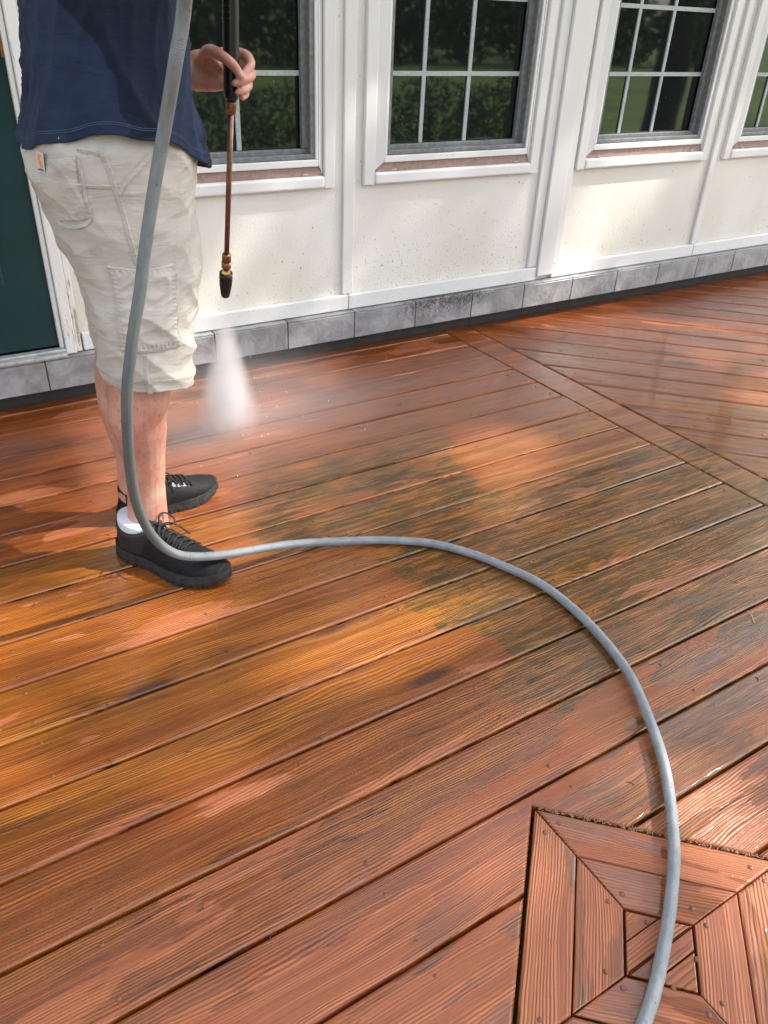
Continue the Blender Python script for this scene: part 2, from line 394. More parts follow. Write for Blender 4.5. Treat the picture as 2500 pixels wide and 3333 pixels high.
for k in range(1, 35):
    y1 = min(bl(k)-GAP, YBACK) if k > 0 else YBACK
    y0 = bl(k+1)+GAP
    if k == 1:
        plank([(-3.4, bl(1)+GAP), (XDIV0-GAP, bl(1)+GAP), (XDIV0-GAP, YBACK), (-3.4, YBACK)], 0)
    dz = rj.uniform(-.0012, .0012)
    gy0 = y0
    xr = XDIV0-GAP; xl = -3.4
    hit = y0 < MCY+MR+.008 and y1 > MCY-MR-.008
    if not hit:
        plank([(xl, y0), (xr, y0), (xr, y1), (xl, y1)], 0, dz)
    else:
        e = .006
        def hw(y): return max(0., MR+e*1.4-abs(y-MCY))
        ys = [y0]+[y for y in (MCY-MR-e*1.4, MCY, MCY+MR+e*1.4) if y0 < y < y1]+[y1]
        if hw(y1) <= 0 and y0 > MCY:               # the corner pokes into this board: one notched board
            yc = MCY+MR+e*1.4; h0 = hw(y0)
            plank([(xl, y0), (MCX-h0, y0), (MCX, yc), (MCX+h0, y0), (xr, y0), (xr, y1), (xl, y1)], 0, dz)
        elif hw(y0) <= 0 and y1 < MCY:
            yc = MCY-MR-e*1.4; h1 = hw(y1)
            plank([(xl, y0), (xr, y0), (xr, y1), (MCX+h1, y1), (MCX, yc), (MCX-h1, y1), (xl, y1)], 0, dz)
        else:
            plank([(xl, y0)]+[(MCX-hw(y), y) for y in ys]+[(xl, y1)], 0, dz)
            plank([(MCX+hw(y), y) for y in ys]+[(xr, y1), (xr, y0)], 0, dz)
    for x in joists(xl, xr)+[XDIV0-.035]:
        if x < -1.2: continue
        for y in (y0+.025, y1-.026):
            if abs(x-MCX)+abs(y-MCY) > MR+.03: nails.append((x+rj.uniform(-.004, .004), y+rj.uniform(-.004, .004)))
plank([(XDIV0+.001, YEND), (XDIV1-.001, YEND), (XDIV1-.001, YBACK), (XDIV0+.001, YBACK)], 0)
# boards laid on the diagonal beyond the divider
RA = -PI/4; nx, ny = math.sin(PI/4), math.cos(PI/4)
for k in range(-24, 26):
    o1 = 3.7026-k*.1461-GAP; o0 = 3.7026-(k+1)*.1461+GAP
    poly = [(XDIV1+GAP, YEND), (6.2, YEND), (6.2, YBACK), (XDIV1+GAP, YBACK)]
    poly = clip(poly, nx, ny, o0); 
    if len(poly) > 2: poly = clip(poly, -nx, -ny, -o1)
    if len(poly) < 3: continue
    plank(poly, RA, rj.uniform(-.001, .001), .0085, 4)
    for j in range(0, 12):                          # nails where the joists cross
        x = .024+.4055*(j+6)
        for dn in (.026, .118):
            y = (o0+dn-nx*x)/ny
            if XDIV1+.05 < x < 6 and 0 < y < YBACK: nails.append((x, y))
# medallion: two rings of mitred boards round a small square of short boards
def dia(r): return [(MCX+r, MCY), (MCX, MCY+r), (MCX-r, MCY), (MCX, MCY-r)]
C = [.0755+.0005, .1832, MR]
for ring, (ra, rb) in enumerate(((C[0]+.002, C[1]-.0012), (C[1]+.0012, C[2]))):
    A, B = dia(ra), dia(rb)
    for s in range(4):
        a0, a1, b0, b1 = [Vector(v) for v in (A[s], A[(s+1) % 4], B[s], B[(s+1) % 4])]
        d = (b1-b0).normalized()*.0011
        ang = math.atan2(d.y, d.x)
        plank([tuple(a0+d), tuple(b0+d), tuple(b1-d), tuple(a1-d)], ang, 0., .0022 if ring == 0 else .004, 2)
y_ = [-.0755, -.028, -.001, .036, .0755]
for i in range(4):
    lo, hi = y_[i]+.0009, y_[i+1]-.0009
    poly = [(MCX-.2, MCY+lo), (MCX+.2, MCY+lo), (MCX+.2, MCY+hi), (MCX-.2, MCY+hi)]
    r_ = C[0]-.004
    for sx, sy in ((1, 1), (-1, 1), (-1, -1), (1, -1)): poly = clip(poly, -sx, -sy, -(r_+sx*MCX+sy*MCY))
    plank(poly, 0, -.001, .0018, 2)
nails += [(.731, .556), (.764, .558), (.989, .329), (.988, .301), (.763, .406), (.843, .33), (.734, .408), (.65, .33), (.52, .33), (.52, .30),
          (.84, .30), (.765, .21), (.735, .21), (.765, .06), (.735, .06), (.655, .30), (.762, .352), (.785, .272), (.72, .262)]
bm = bmesh.new()
for x, y in nails:
    if y > 2.66 or abs(x-MCX) > 3.5: continue
    r_ = .0041*rj.uniform(.9, 1.15)
    rings = []
    for rr, zz in ((r_*1.0, -.003), (r_, .0006), (r_*.78, .0013)):
        rings.append([bm.verts.new((x+rr*math.cos(a*PI/5), y+rr*math.sin(a*PI/5), zz)) for a in range(10)])
    for a in range(2):
        for b in range(10): bm.faces.new((rings[a][b], rings[a][(b+1) % 10], rings[a+1][(b+1) % 10], rings[a+1][b]))
    bm.faces.new(rings[2])
link('nail_head', fin(bm, 'nail_head'), MAT['nail'], deck, kind='stuff', smooth=True)

# ------------------------------------------------------------------ house wall
house = empty('house', (1.5, WALL_Y, 0), label='white sunroom wall with grid windows and a grey tile base along the deck', cat='house')
YP = WALL_Y
# wall panels between the battens (openings left for the windows)
WIN = [(.636, 1.482), (1.606, 2.455), (2.682, 3.541), (3.666, 4.515)]      # casing extents
SILLZ, TOPZ = .642, 1.90
edges = [-3.2, -.62, .52, .63]
def panel(x0, x1, z0, z1): return box('wall_panel', x0, x1, YP, YP+.05, z0, min(z1, 2.3), MAT['panel'], house)
panel(.455, 1.545, .168, .66)
panel(1.545, 2.55, .168, .66)
panel(2.55, 3.60, .168, .66)
panel(3.60, 4.75, .168, .66)
panel(4.75, 6.4, .168, 2.6)
panel(.445, .68, .66, 2.6)
for a, b in ((1.44, 1.545), (1.545, 1.65), (2.41, 2.55), (2.55, 2.73), (3.50, 3.60), (3.60, 3.71), (4.47, 4.75)):
    panel(a, b, .66, 2.6)
for a, b in ((.68, 1.44), (1.65, 2.41), (2.73, 3.50), (3.71, 4.47)): panel(a, b, 1.92, 2.6)
panel(-3.4, -.60, .168, 2.6); panel(-.60, .445, 2.08, 2.6)
def batten(x0, x1, z0, z1, d=.014, **kw): return box('batten', x0, x1, YP-d, YP-.0005, z0, z1, MAT['trim'], house, .003, 2, **kw)
batten(1.522, 1.568, .2365, 2.28); batten(3.584, 3.619, .2365, 2.28, .016)
batten(4.60, 4.64, .2365, 2.28)
# wide post cover between windows two and three: a flat face and a stepped flange each side
box('corner_trim', 2.532, 2.622, YP-.030, YP-.0005, .195, 2.28, MAT['trim'], house, .003, 2)
batten(2.482, 2.530, .2365, 2.28, .016); batten(2.624, 2.668, .2365, 2.28, .016)
# bottom rail of the panels
for a, b in ((.512, 1.545), (1.546, 2.530), (2.624, 3.60), (3.601, 6.4), (-3.4, -.60)):
    bm = bmesh.new(); add_box(bm, a+.001, b-.001, YP-.022, YP-.0008, .176, .2345, .004, 2)
    link('bottom_rail', fin(bm, 'bottom_rail'), MAT['trim'], house)
# tile course
TX0, TP_ = 1.2638, .2957
for k in range(-14, 18):
    x0, x1 = TX0+k*TP_+.0020, TX0+(k+1)*TP_-.0020
    if x0 > 6.3: break
    bm = bmesh.new(); add_box(bm, x0, x1, 2.6655, 2.676, .0655, .1665, .0015)
    link('tile', fin(bm, 'tile'), MAT['tile'], house)
    bm = bmesh.new(); add_box(bm, x0, x1, 2.668, 2.7125, .1675, .1735, .001)
    link('cap_tile', fin(bm, 'cap_tile'), MAT['tile'], house)
box('mortar_bed', -3.4, 6.4, 2.6685, 2.735, .0665, .1672, MAT['grout'], house)
box('foundation', -3.4, 6.4, 2.742, 2.80, -.5, .1665, MAT['base'], house)
# inside of the house: a wall coloured dark for the unlit room behind the glass
box('back_wall', -3.4, 6.4, 2.95, 3.0, .1, 2.3, simple('unlit_interior', (.02, .02, .022), .8), house)
# eave and roof
box('soffit', -3.4, 6.4, 2.36, 2.80, 2.30, 2.34, simple('white_soffit', (.62, .63, .63), .6, nscale=8), house)
box('gutter', -3.4, 6.4, 2.28, 2.36, 2.28, 2.42, MAT['trim'], house, .01, 2)
bm = bmesh.new()
vs4 = [bm.verts.new(c) for c in ((-3.5, 2.30, 2.43), (6.5, 2.30, 2.43), (6.5, 7.0, 4.6), (-3.5, 7.0, 4.6))]
f = bm.faces.new(vs4); ex = bmesh.ops.extrude_face_region(bm, geom=[f])
for v in ex['geom']:
    if isinstance(v, bmesh.types.BMVert): v.co.z += .03
link('roof', fin(bm, 'roof'), simple('grey_shingle_roof', (.09, .085, .08), .85, nscale=12, bscale=30, bdist=.01), house)

def window(c0, c1):
    """casing outer edges c0..c1"""
    win = empty('window', (c0, YP, SILLZ)); win.parent = house; win.location = Vector((c0, YP, SILLZ))-house.location
    bpy.context.view_layer.update()
    M_ = MAT['frame']; z0 = .638; zt = 1.90
    # casing: flat outer strip and a bevelled inner strip on each side
    for a, b, s in ((c0, c0+.046, 1), (c1-.042, c1, -1)):
        box('casing', a, b, YP-.020, YP-.0005, z0, zt, MAT['trim'], win, .0025, 2)
    i0, i1 = c0+.047, c1-.043
    j0, j1 = c0+.088, c1-.063
    zb0, zb1 = .680, .718
    # bevelled reveal running down each side to the mitred sill
    for (o_, n_) in ((i0, j0), (i1, j1)):
        bm = bmesh.new()
        v = [bm.verts.new(c) for c in ((o_, YP-.004, zb0), (n_, YP-.016, zb1), (n_, YP-.016, zt), (o_, YP-.004, zt), (o_, YP+.02, zb0), (n_, YP+.02, zb1), (n_, YP+.02, zt), (o_, YP+.02, zt))]
        for q in ((0,1,2,3), (7,6,5,4), (1,5,6,2), (0,3,7,4), (0,4,5,1), (3,2,6,7)): bm.faces.new([v[i] for i in q])
        link('reveal', fin(bm, 'reveal'), M_, win)
    # sill nosing (rounded), brown strip above it, white frame rail
    bm = bmesh.new(); add_box(bm, i0, i1, YP-.026, YP-.0005, z0+.001, .681, .009, 4)
    link('sill', fin(bm, 'sill'), M_, win, smooth=False)
    bm = bmesh.new()
    v = [bm.verts.new(c) for c in ((i0+.001, YP-.010, .6815), (i1-.001, YP-.010, .6815), (j1-.001, YP-.006, .712), (j0+.001, YP-.006, .712))]
    b_ = [bm.verts.new((q.co.x, YP+.02, q.co.z)) for q in v]
    bm.faces.new(v); bm.faces.new(b_[::-1])
    for i in range(4): bm.faces.new((v[i], b_[i], b_[(i+1) % 4], v[(i+1) % 4]))
    link('sill_strip', fin(bm, 'sill_strip'), MAT['brown'], win)
    for hx in (i0+.075, i1-.085):                  # little weep-hole covers
        bm = bmesh.new(); add_box(bm, hx, hx+.024, YP-.0145, YP-.0105, .683, .6905, .0015)
        link('weep_cover', fin(bm, 'weep_cover'), MAT['weep'], win)
    bm = bmesh.new(); add_box(bm, j0+.0005, j1-.0005, YP-.015, YP+.03, .7125, .736, .003, 2)
    add_box(bm, j0+.0005, j0+.0125, YP-.015, YP+.03, .7365, zt, .002); add_box(bm, j1-.0125, j1-.0005, YP-.015, YP+.03, .7365, zt, .002)
    add_box(bm, j0+.0005, j1-.0005, YP-.015, YP+.03, zt-.03, zt-.0005)
    link('frame', fin(bm, 'frame'), M_, win)
    # grey screen frame
    s0, s1 = j0+.014, j1-.014
    bm = bmesh.new()
    add_box(bm, s0, s1, YP-.008, YP+.010, .7375, .7535, .003, 2)
    add_box(bm, s0, s0+.014, YP-.008, YP+.010, .754, zt-.031, .002); add_box(bm, s1-.016, s1, YP-.008, YP+.010, .754, zt-.031, .002)
    link('screen_frame', fin(bm, 'screen_frame'), MAT['screen'], win)
    # sash set back behind it
    bm = bmesh.new()
    add_box(bm, s0, s1, YP+.020, YP+.040, .7375, .768, .003, 2)
    add_box(bm, s0, s0+.020, YP+.020, YP+.040, .7685, zt-.031, .002); add_box(bm, s1-.034, s1, YP+.020, YP+.040, .7685, zt-.031, .002)
    add_box(bm, s1-.016, s1, YP+.0105, YP+.0195, .7375, zt-.031)
    link('sash', fin(bm, 'sash'), MAT['screen'], win)
    g0, g1 = s0+.020, s1-.034
    rows = [.768, 1.002, 1.249, 1.496, 1.743, zt-.031]; cols = [g0, c0+.282, c0+.492, g1]
    if c0 < 1: cols = [g0, c0+.288, c0+.505, g1]
    for ri in range(len(rows)-1):
        for ci in range(3):
            box('pane', cols[ci]+.0005, cols[ci+1]-.0005, YP+.046, YP+.050, rows[ri]+.0005, rows[ri+1]-.0005, MAT['glass'], win)
    for x in cols[1:3]:
        box('muntin', x-.0085, x+.0085, YP+.0385, YP+.0455, .7685, zt-.032, MAT['muntin'], win, .001)
    for z in rows[1:-1]:
        box('muntin', g0, g1, YP+.0375, YP+.0385, z-.008, z+.008, MAT['muntin'], win)
    return win
for a, b in WIN: window(a, b)

# door with its frame, left of the man
door = empty('door', (-.05, YP, .2)); door.parent = house; door.location = Vector((-.05, YP, .2))-house.location
bpy.context.view_layer.update()
box('door_leaf', -.555, .437, YP-.004, YP+.04, .200, 2.03, MAT['green'], door, .003, 2)
for zz0, zz1 in ((.42, .99), (1.10, 1.9)):
    for xx0, xx1 in ((-.44, -.12), (.0, .31)):
        bm = bmesh.new()
        add_box(bm, xx0, xx1, YP-.011, YP-.0045, zz0, zz0+.016, .003, 2); add_box(bm, xx0, xx1, YP-.011, YP-.0045, zz1-.016, zz1, .003, 2)
        add_box(bm, xx0, xx0+.016, YP-.011, YP-.0045, zz0+.0165, zz1-.0165, .003, 2); add_box(bm, xx1-.016, xx1, YP-.011, YP-.0045, zz0+.0165, zz1-.0165, .003, 2)
        link('panel_moulding', fin(bm, 'panel_moulding'), MAT['green'], door)
        box('raised_panel', xx0+.04, xx1-.04, YP-.010, YP-.0045, zz0+.04, zz1-.04, MAT['green'], door, .004, 2)
for z in (1.075, 1.80):
    box('hinge', .430, .444, YP-.012, YP-.0045, z-.035, z+.035, MAT['bronze'], door, .002, 2)
bm = bmesh.new()
add_box(bm, -.60, .452, YP-.055, YP-.006, .1745, .186, .003, 2); add_box(bm, -.60, .452, YP-.035, YP-.006, .1865, .196, .003, 2)
link('threshold', fin(bm, 'threshold'), MAT['threshold'], door)
def jamb_material():
    t = NT('peeling_white_paint'); P = t.pos(); px, py, pz = t.xyz(P)
    v = t.noise(t.scale(P, (70., 70., 9.)), 1., 4., .65)
    k = t.ramp(t.math('ADD', v, t.ramp(pz, .2, .5, .10, -.06)), .62, .65)
    cr = t.ramp(t.math('ABSOLUTE', t.math('SUBTRACT', t.noise(t.scale(P, (160., 160., 5.)), 1., 2.), .5)), 0., .012, 1., 0.)
    k = t.math('MAXIMUM', k, t.math('MULTIPLY', cr, t.ramp(pz, .2, .7, .7, .05)))
    col = t.mix(k, (.72, .72, .68), (.36, .33, .27))
    t.set(color=col, rough=.5, normal=t.bump(k, .0015, -1.))
    return t.m
MAT['jamb'] = jamb_material()
box('jamb', .438, .452, YP-.022, YP-.001, .1965, 2.05, MAT['jamb'], door, .002)
box('brickmould', .4535, .488, YP-.034, YP-.001, .176, 2.09, MAT['jamb'], door, .004, 2)
box('brickmould', .489, .508, YP-.024, YP-.001, .176, 2.09, MAT['jamb'], door, .004, 2)
box('jamb', -.60, -.556, YP-.03, YP-.001, .1965, 2.05, MAT['jamb'], door, .003)
box('head_casing', -.60, .437, YP-.03, YP-.001, 2.032, 2.079, MAT['jamb'], door, .003)
# ------------------------------------------------------------------ the man
def skin_material():
    t = NT('skin'); P = t.obj(); n1 = t.noise(P, 14., 4., .6); n2 = t.noise(P, 70., 3., .6)
    col = t.mix(t.ramp(n1, .3, .7), (.57, .32, .24), (.46, .20, .14))
    col = t.mix(t.ramp(n2, .5, .75, 0., .45), col, (.42, .13, .085))
    hair = t.noise(t.scale(P, (420., 420., 60.)), 1., 2., .6, .4)
    x, y, z = t.xyz(P)
    hm = t.math('MULTIPLY', t.ramp(hair, .60, .68), t.math('MULTIPLY', t.ramp(z, .15, .22), t.ramp(z, .52, .62, 1., 0.)))
    col = t.mix(t.math('MULTIPLY', hm, .62), col, (.10, .05, .03))
    t.set(color=col, rough=.45, sss=.12, normal=t.bump(t.math('ADD', n2, t.math('MULTIPLY', hm, .3)), .0012, .6))
    t.b.inputs['Subsurface Radius'].default_value = (.02, .006, .003); t.b.inputs['Subsurface Scale'].default_value = .5
    return t.m
MAT['skin'] = skin_material()
def cloth_material(name, c1, c2, wet=None, weave=900., rough=.85, bdist=.0006, stains=None):
    t = NT(name); P = t.obj()
    a = t.noise(P, 7., 4., .6)
    col = t.mix(t.ramp(a, .3, .7), c1, c2)
    if stains: col = t.mix(t.ramp(t.noise(P, 16., 5., .65), .58, .72, 0., .5), col, stains)
    if wet:
        k = t.ramp(t.noise(t.scale(P, (5.5, 5.5, 4.2)), 1., 2.5, .5, .5), .535, .55)
        col = t.mix(t.math('MULTIPLY', k, .75), col, wet)
    wv = t.noise(t.scale(P, (1., 1., 1.6)), weave, 1.)
    fold = t.noise(t.scale(P, (9., 9., 30.)), 1., 5., .6, .8)
    nb = t.bump(wv, bdist, .5, t.bump(fold, .008, .7))
    t.set(color=col, spec=.15, rough=rough, sheen=.04, normal=nb)
    return t.m
MAT['navy'] = cloth_material('navy_cotton', (.013, .023, .050), (.021, .034, .070), wet=(.007, .010, .021))
MAT['khaki'] = cloth_material('khaki_canvas', (.42, .385, .34), (.51, .475, .425), weave=700., stains=(.36, .30, .24))
MAT['khaki_inner_shade'] = simple('khaki_canvas_inside_shade', (.25, .21, .165), .9)  # inside of the cloth coloured darker for the shade within the legs
MAT['sock'] = cloth_material('white_sock', (.62, .62, .66), (.70, .70, .73), weave=500.)
def mesh_material():
    t = NT('black_knit_mesh'); o = t.obj()
    v = t.n('ShaderNodeTexVoronoi', {'Vector': t.scale(o, (70., 190., 150.)), 'Scale': 1., 'Randomness': .55})
    h = t.ramp(v.outputs['Distance'], .1, .5, 1., 0.)
    t.set(spec=.25, color=t.mix(h, (.007, .007, .008), (.001, .001, .001)), rough=.7, normal=t.bump(h, .0015, -.9)); return t.m
MAT['knit'] = mesh_material()
MAT['overlay'] = simple('grey_reflective_overlay', (.10, .105, .11), .5, nscale=100)
MAT['midsole'] = simple('grey_midsole', (.020, .0195, .019), .6, nscale=70, namp=.4, bscale=120, bdist=.002)
MAT['outsole'] = simple('black_outsole', (.010, .010, .010), .75, bscale=120, bdist=.002)
MAT['lace'] = simple('black_lace', (.008, .008, .009), .8)
MAT['hair'] = simple('brown_hair', (.05, .028, .015), .6, bscale=120, bdist=.01)
MAT['logo_o'] = simple('orange_patch_print', (.75, .26, .03), .6)
MAT['logo_b'] = simple('lilac_patch_cloth', (.50, .47, .53), .8)
MAT['ink'] = simple('dark_patch_lettering', (.06, .045, .06), .7)
MAT['thread'] = simple('khaki_thread', (.40, .35, .28), .8)

man = empty('person', (.45, 1.75, 0), label='man in navy t-shirt, khaki cargo shorts and black running shoes spraying the deck', cat='person')
def lin(tbl, z, k):
    if z <= tbl[0][0]: return tbl[0][k]
    for a, b in zip(tbl, tbl[1:]):
        if z <= b[0]:
            t = (z-a[0])/(b[0]-a[0]); t = t*t*(3-2*t)*.35+t*.65
            return a[k]+(b[k]-a[k])*t
    return tbl[-1][k]
# ---- body (one continuous skin surface: legs, trunk, arms, hand, head)
bm = bmesh.new()
def limb(pts, rad, ry=None, n=20, upv=None, sm=6):
    P = catmull(pts, sm); k = len(pts)-1
    def it(v): return [v[min(i//sm, k)]+(v[min(i//sm+1, k)]-v[min(i//sm, k)])*((i % sm)/sm) for i in range(len(P))]
    sweep(bm, P, it(rad), n, it(ry) if ry else None, True, upv, True)
X_ = (1, 0, 0)
limb([(.407, 1.690, .035), (.403, 1.690, .09), (.405, 1.688, .13), (.409, 1.684, .20), (.413, 1.680, .29), (.412, 1.675, .35), (.410, 1.672, .40), (.428, 1.668, .48), (.440, 1.668, .56), (.445, 1.68, .75)],
     [.047, .0500, .0485, .0455, .0500, .0600, .0665, .0700, .068, .082], [.036, .040, .037, .038, .046, .055, .060, .060, .062, .078], upv=X_)
limb([(.425, 1.866, .035), (.425, 1.866, .09), (.430, 1.868, .13), (.436, 1.872, .20), (.436, 1.872, .27), (.436, 1.872, .33), (.440, 1.872, .40), (.450, 1.870, .48), (.455, 1.86, .58), (.455, 1.83, .75)],
     [.045, .047, .046, .048, .061, .070, .072, .070, .072, .082], [.036, .038, .037, .04, .05, .056, .058, .058, .06, .078], upv=X_)
limb([(.45, 1.76, .76), (.45, 1.76, .95), (.465, 1.76, 1.15), (.46, 1.76, 1.35), (.455, 1.76, 1.46)], [.11, .12, .125, .11, .085], [.15, .15, .15, .17, .15], upv=X_)
limb([(.45, 1.76, 1.46), (.47, 1.76, 1.58)], [.06, .056])
limb([(.468, 1.76, 1.62), (.475, 1.76, 1.68), (.47, 1.76, 1.75)], [.085, .098, .085], [.068, .076, .068], upv=X_)
limb([(.545, 1.76, 1.60), (.535, 1.76, 1.64)], [.035, .05])                       # jaw
limb([(.568, 1.76, 1.695), (.588, 1.76, 1.662)], [.012, .016], n=10)               # nose
limb([(.563, 1.745, 1.625), (.563, 1.775, 1.625)], [.010, .010], n=10)             # lips
for s in (-1, 1): limb([(.47, 1.76+s*.078, 1.69), (.475, 1.76+s*.080, 1.655)], [.018, .012], [.008, .007], n=10)
# left arm: forearm comes out level from behind the shirt and ends in the gripping hand
limb([(.455, 1.92, 1.43), (.43, 1.98, 1.28), (.45, 2.03, 1.12), (.58, 2.03, 1.065), (.727, 1.999, 1.060)], [.062, .052, .048, .047, .037], [.06, .05, .045, .042, .028], upv=(0, 0, 1))
H = dict(MCP1=(.792, 1.912, 1.103), MCP2=(.793, 1.911, 1.084), MCP3=(.786, 1.902, 1.062), MCP4=(.775, 1.890, 1.042))
for a, b, r0, r1 in (((.729, 1.990, 1.081), (.788, 1.920, 1.100), .021, .012), ((.727, 1.990, 1.067), H['MCP2'], .023, .012),
                     ((.723, 1.985, 1.052), H['MCP3'], .022, .012), ((.719, 1.978, 1.037), H['MCP4'], .018, .011)):
    limb([a, tuple((Vector(a)+Vector(b))/2+Vector((-.002, -.004, 0))), b], [r0, (r0+r1)/2+.003, r1], n=14)
limb([(.722, 1.965, 1.045), (.745, 1.922, 1.040), (.757, 1.900, 1.038)], [.018, .016, .010], n=14)          # heel of the hand
limb([(.735, 1.968, 1.080), (.748, 1.925, 1.083), (.752, 1.905, 1.075)], [.020, .017, .008], n=14)          # ball of the thumb
FI = [([H['MCP1'], (.803, 1.872, 1.100), (.800, 1.838, 1.084), (.779, 1.822, 1.071), (.770, 1.818, 1.064)], [.0105, .0098, .0092, .0082, .0072]),
      ([H['MCP2'], (.803, 1.868, 1.076), (.797, 1.832, 1.062), (.768, 1.815, 1.054), (.749, 1.815, 1.049)], [.0108, .0100, .0094, .0084, .0075]),
      ([H['MCP3'], (.797, 1.864, 1.054), (.789, 1.832, 1.042), (.770, 1.818, 1.035), (.756, 1.818, 1.031)], [.0104, .0096, .0088, .0080, .0070]),
      ([H['MCP4'], (.790, 1.862, 1.036), (.784, 1.838, 1.026), (.770, 1.826, 1.020)], [.0094, .0086, .0078, .0066]),
      ([(.733, 1.955, 1.083), (.728, 1.898, 1.104), (.734, 1.846, 1.099), (.750, 1.818, 1.082), (.763, 1.811, 1.062)], [.017, .0145, .0118, .0108, .0090])]
for P_, R_ in FI: limb(P_, R_, n=12, sm=5)
# right arm, raised to the trigger grip
limb([(.455, 1.60, 1.43), (.52, 1.54, 1.32), (.62, 1.56, 1.30), (.72, 1.70, 1.37), (.757, 1.775, 1.395)], [.062, .052, .047, .036, .030], n=18)
for k in range(4):
    z = 1.415-.020*k
    limb([(.757, 1.775, z-.01), (.792, 1.785, z), (.796, 1.823, z-.003), (.770, 1.842, z-.006)], [.012, .0105, .0095, .008], n=10, sm=4)
limb([(.75, 1.77, 1.40), (.738, 1.80, 1.42), (.752, 1.83, 1.425)], [.014, .012, .009], n=10, sm=4)
tmp = bpy.data.objects.new('tmp', fin(bm, 'tmp')); COL.objects.link(tmp)
md = tmp.modifiers.new('r', 'REMESH'); md.mode = 'VOXEL'; md.voxel_size = .0028; md.use_smooth_shade = True
m2 = tmp.modifiers.new('s', 'SMOOTH'); m2.factor = .5; m2.iterations = 3
me = bpy.data.meshes.new_from_object(tmp.evaluated_get(bpy.context.evaluated_depsgraph_get()))
bpy.data.objects.remove(tmp)
body = link('body', me, MAT['skin'], man, smooth=True); me.name = 'body'
# thumb nail and the two finger nails that show
def nail(c, nrm, d, w_, l_):
    c, nrm, d = Vector(c), Vector(nrm).normalized(), Vector(d).normalized(); s = nrm.cross(d)
    bm = bmesh.new(); g = []
    for i in range(5):
        g.append([bm.verts.new(c+d*(l_*(i/4-.5))+s*(w_*(j/4-.5))*(1-.25*(i == 4))+nrm*(.0012-.0035*(j/4-.5)**2*4*.5)) for j in range(5)])
    for i in range(4):
        for j in range(4): bm.faces.new((g[i][j], g[i+1][j], g[i+1][j+1], g[i][j+1]))
    return bm
tocam = Vector((-.76, -1.81, .12))
for c, d, w_, l_ in (((.7590, 1.8025, 1.0665), (.5, -.25, -.85), .0105, .013),):
    link('nail', fin(nail(c, tocam, d, w_, l_), 'nail'), simple('finger_nail', (.66, .38, .33), .25), man, smooth=True)
# hair cap
bm = bmesh.new(); bmesh.ops.create_uvsphere(bm, u_segments=24, v_segments=16, radius=1)
for v in bm.verts:
    v.co = Vector((.455+v.co.x*.104, 1.76+v.co.y*.084, 1.715+v.co.z*.098+(.03 if v.co.x > .3 else 0)*max(0, -v.co.z)))
bmesh.ops.delete(bm, geom=[v for v in bm.verts if v.co.z < 1.655 or (v.co.x > .53 and v.co.z < 1.745)], context='VERTS')
link('hair', fin(bm, 'hair'), MAT['hair'], man, smooth=True)
for s in (-1, 1):
    bm = bmesh.new(); bmesh.ops.create_icosphere(bm, subdivisions=2, radius=.011, matrix=Matrix.Translation((.556, 1.76+s*.032, 1.690)))
    link('eye', fin(bm, 'eye'), simple('eye', (.5, .5, .5), .1), man, smooth=True)

# ---- shorts
SH = [(.44, .352, .538, 1.668, .105), (.475, .352, .538, 1.668, .105), (.525, .341, .545, 1.670, .107), (.56, .343, .555, 1.672, .109), (.60, .339, .562, 1.676, .112), (.675, .338, .581, 1.69, .122),
      (.72, .330, .598, 1.705, .135), (.77, .315, .602, 1.735, .162), (.84, .301, .602, 1.755, .180), (.90, .284, .614, 1.76, .185), (.95, .289, .625, 1.76, .182), (.985, .295, .617, 1.76, .170), (1.03, .31, .60, 1.76, .15)]
def nz(x, y, z): return noise.noise(Vector((x, y, z)))
def wrinkle(x, y, z):
    a = 1-abs(nz(x*6+3, y*6, z*13+x*9))*2.2              # slanting drag folds
    b = 1-abs(nz(x*11, y*9+7, z*24-x*14))*2.4
    lo = nz(x*3, y*3, z*4+5)
    k = 1.
    return (.0062*max(a, 0)**2*k+.0026*max(b, 0)**1.5*k+.006*lo)
def shorts_pt(th, z, off=0., wr=True):
    l, r, cy, b = (lin(SH, z, k) for k in range(1, 5)); cx, a = (l+r)/2, (r-l)/2
    c, s = math.cos(th), math.sin(th); e = .92
    x = cx+a*math.copysign(abs(c)**e, c); y = cy+b*math.copysign(abs(s)**e, s)
    n = Vector((c/a, s/b, 0)).normalized()
    d = wrinkle(x, y, z)-.004 if wr else 0
    return Vector((x, y, z))+n*(d+off)
def hem_near(th): return .486-.010*math.cos(th+.2)+.004*math.sin(3*th)
NTH, NZ = 220, 230
bm = bmesh.new(); rings = []
for i in range(NZ+1):
    t_ = i/NZ; ring = []
    for j in range(NTH):
        th = 2*PI*j/NTH; z = hem_near(th)*(1-t_)+.985*t_
        ring.append(bm.verts.new(shorts_pt(th, z)))
    rings.append(ring)
for i in range(NZ):
    for j in range(NTH): bm.faces.new((rings[i][j], rings[i][(j+1) % NTH], rings[i+1][(j+1) % NTH], rings[i+1][j]))
inner = []
for zz, oo in ((0, -.004), (.05, -.007), (.12, -.012)):
    inner.append([bm.verts.new(shorts_pt(2*PI*j/NTH, hem_near(2*PI*j/NTH)+zz+.0005, oo)) for j in range(NTH)])
prev = rings[0]
for r_ in inner:
    for j in range(NTH):
        f = bm.faces.new((r_[j], r_[(j+1) % NTH], prev[(j+1) % NTH], prev[j]))
        if r_ is not inner[0]: f.material_index = 1
    prev = r_
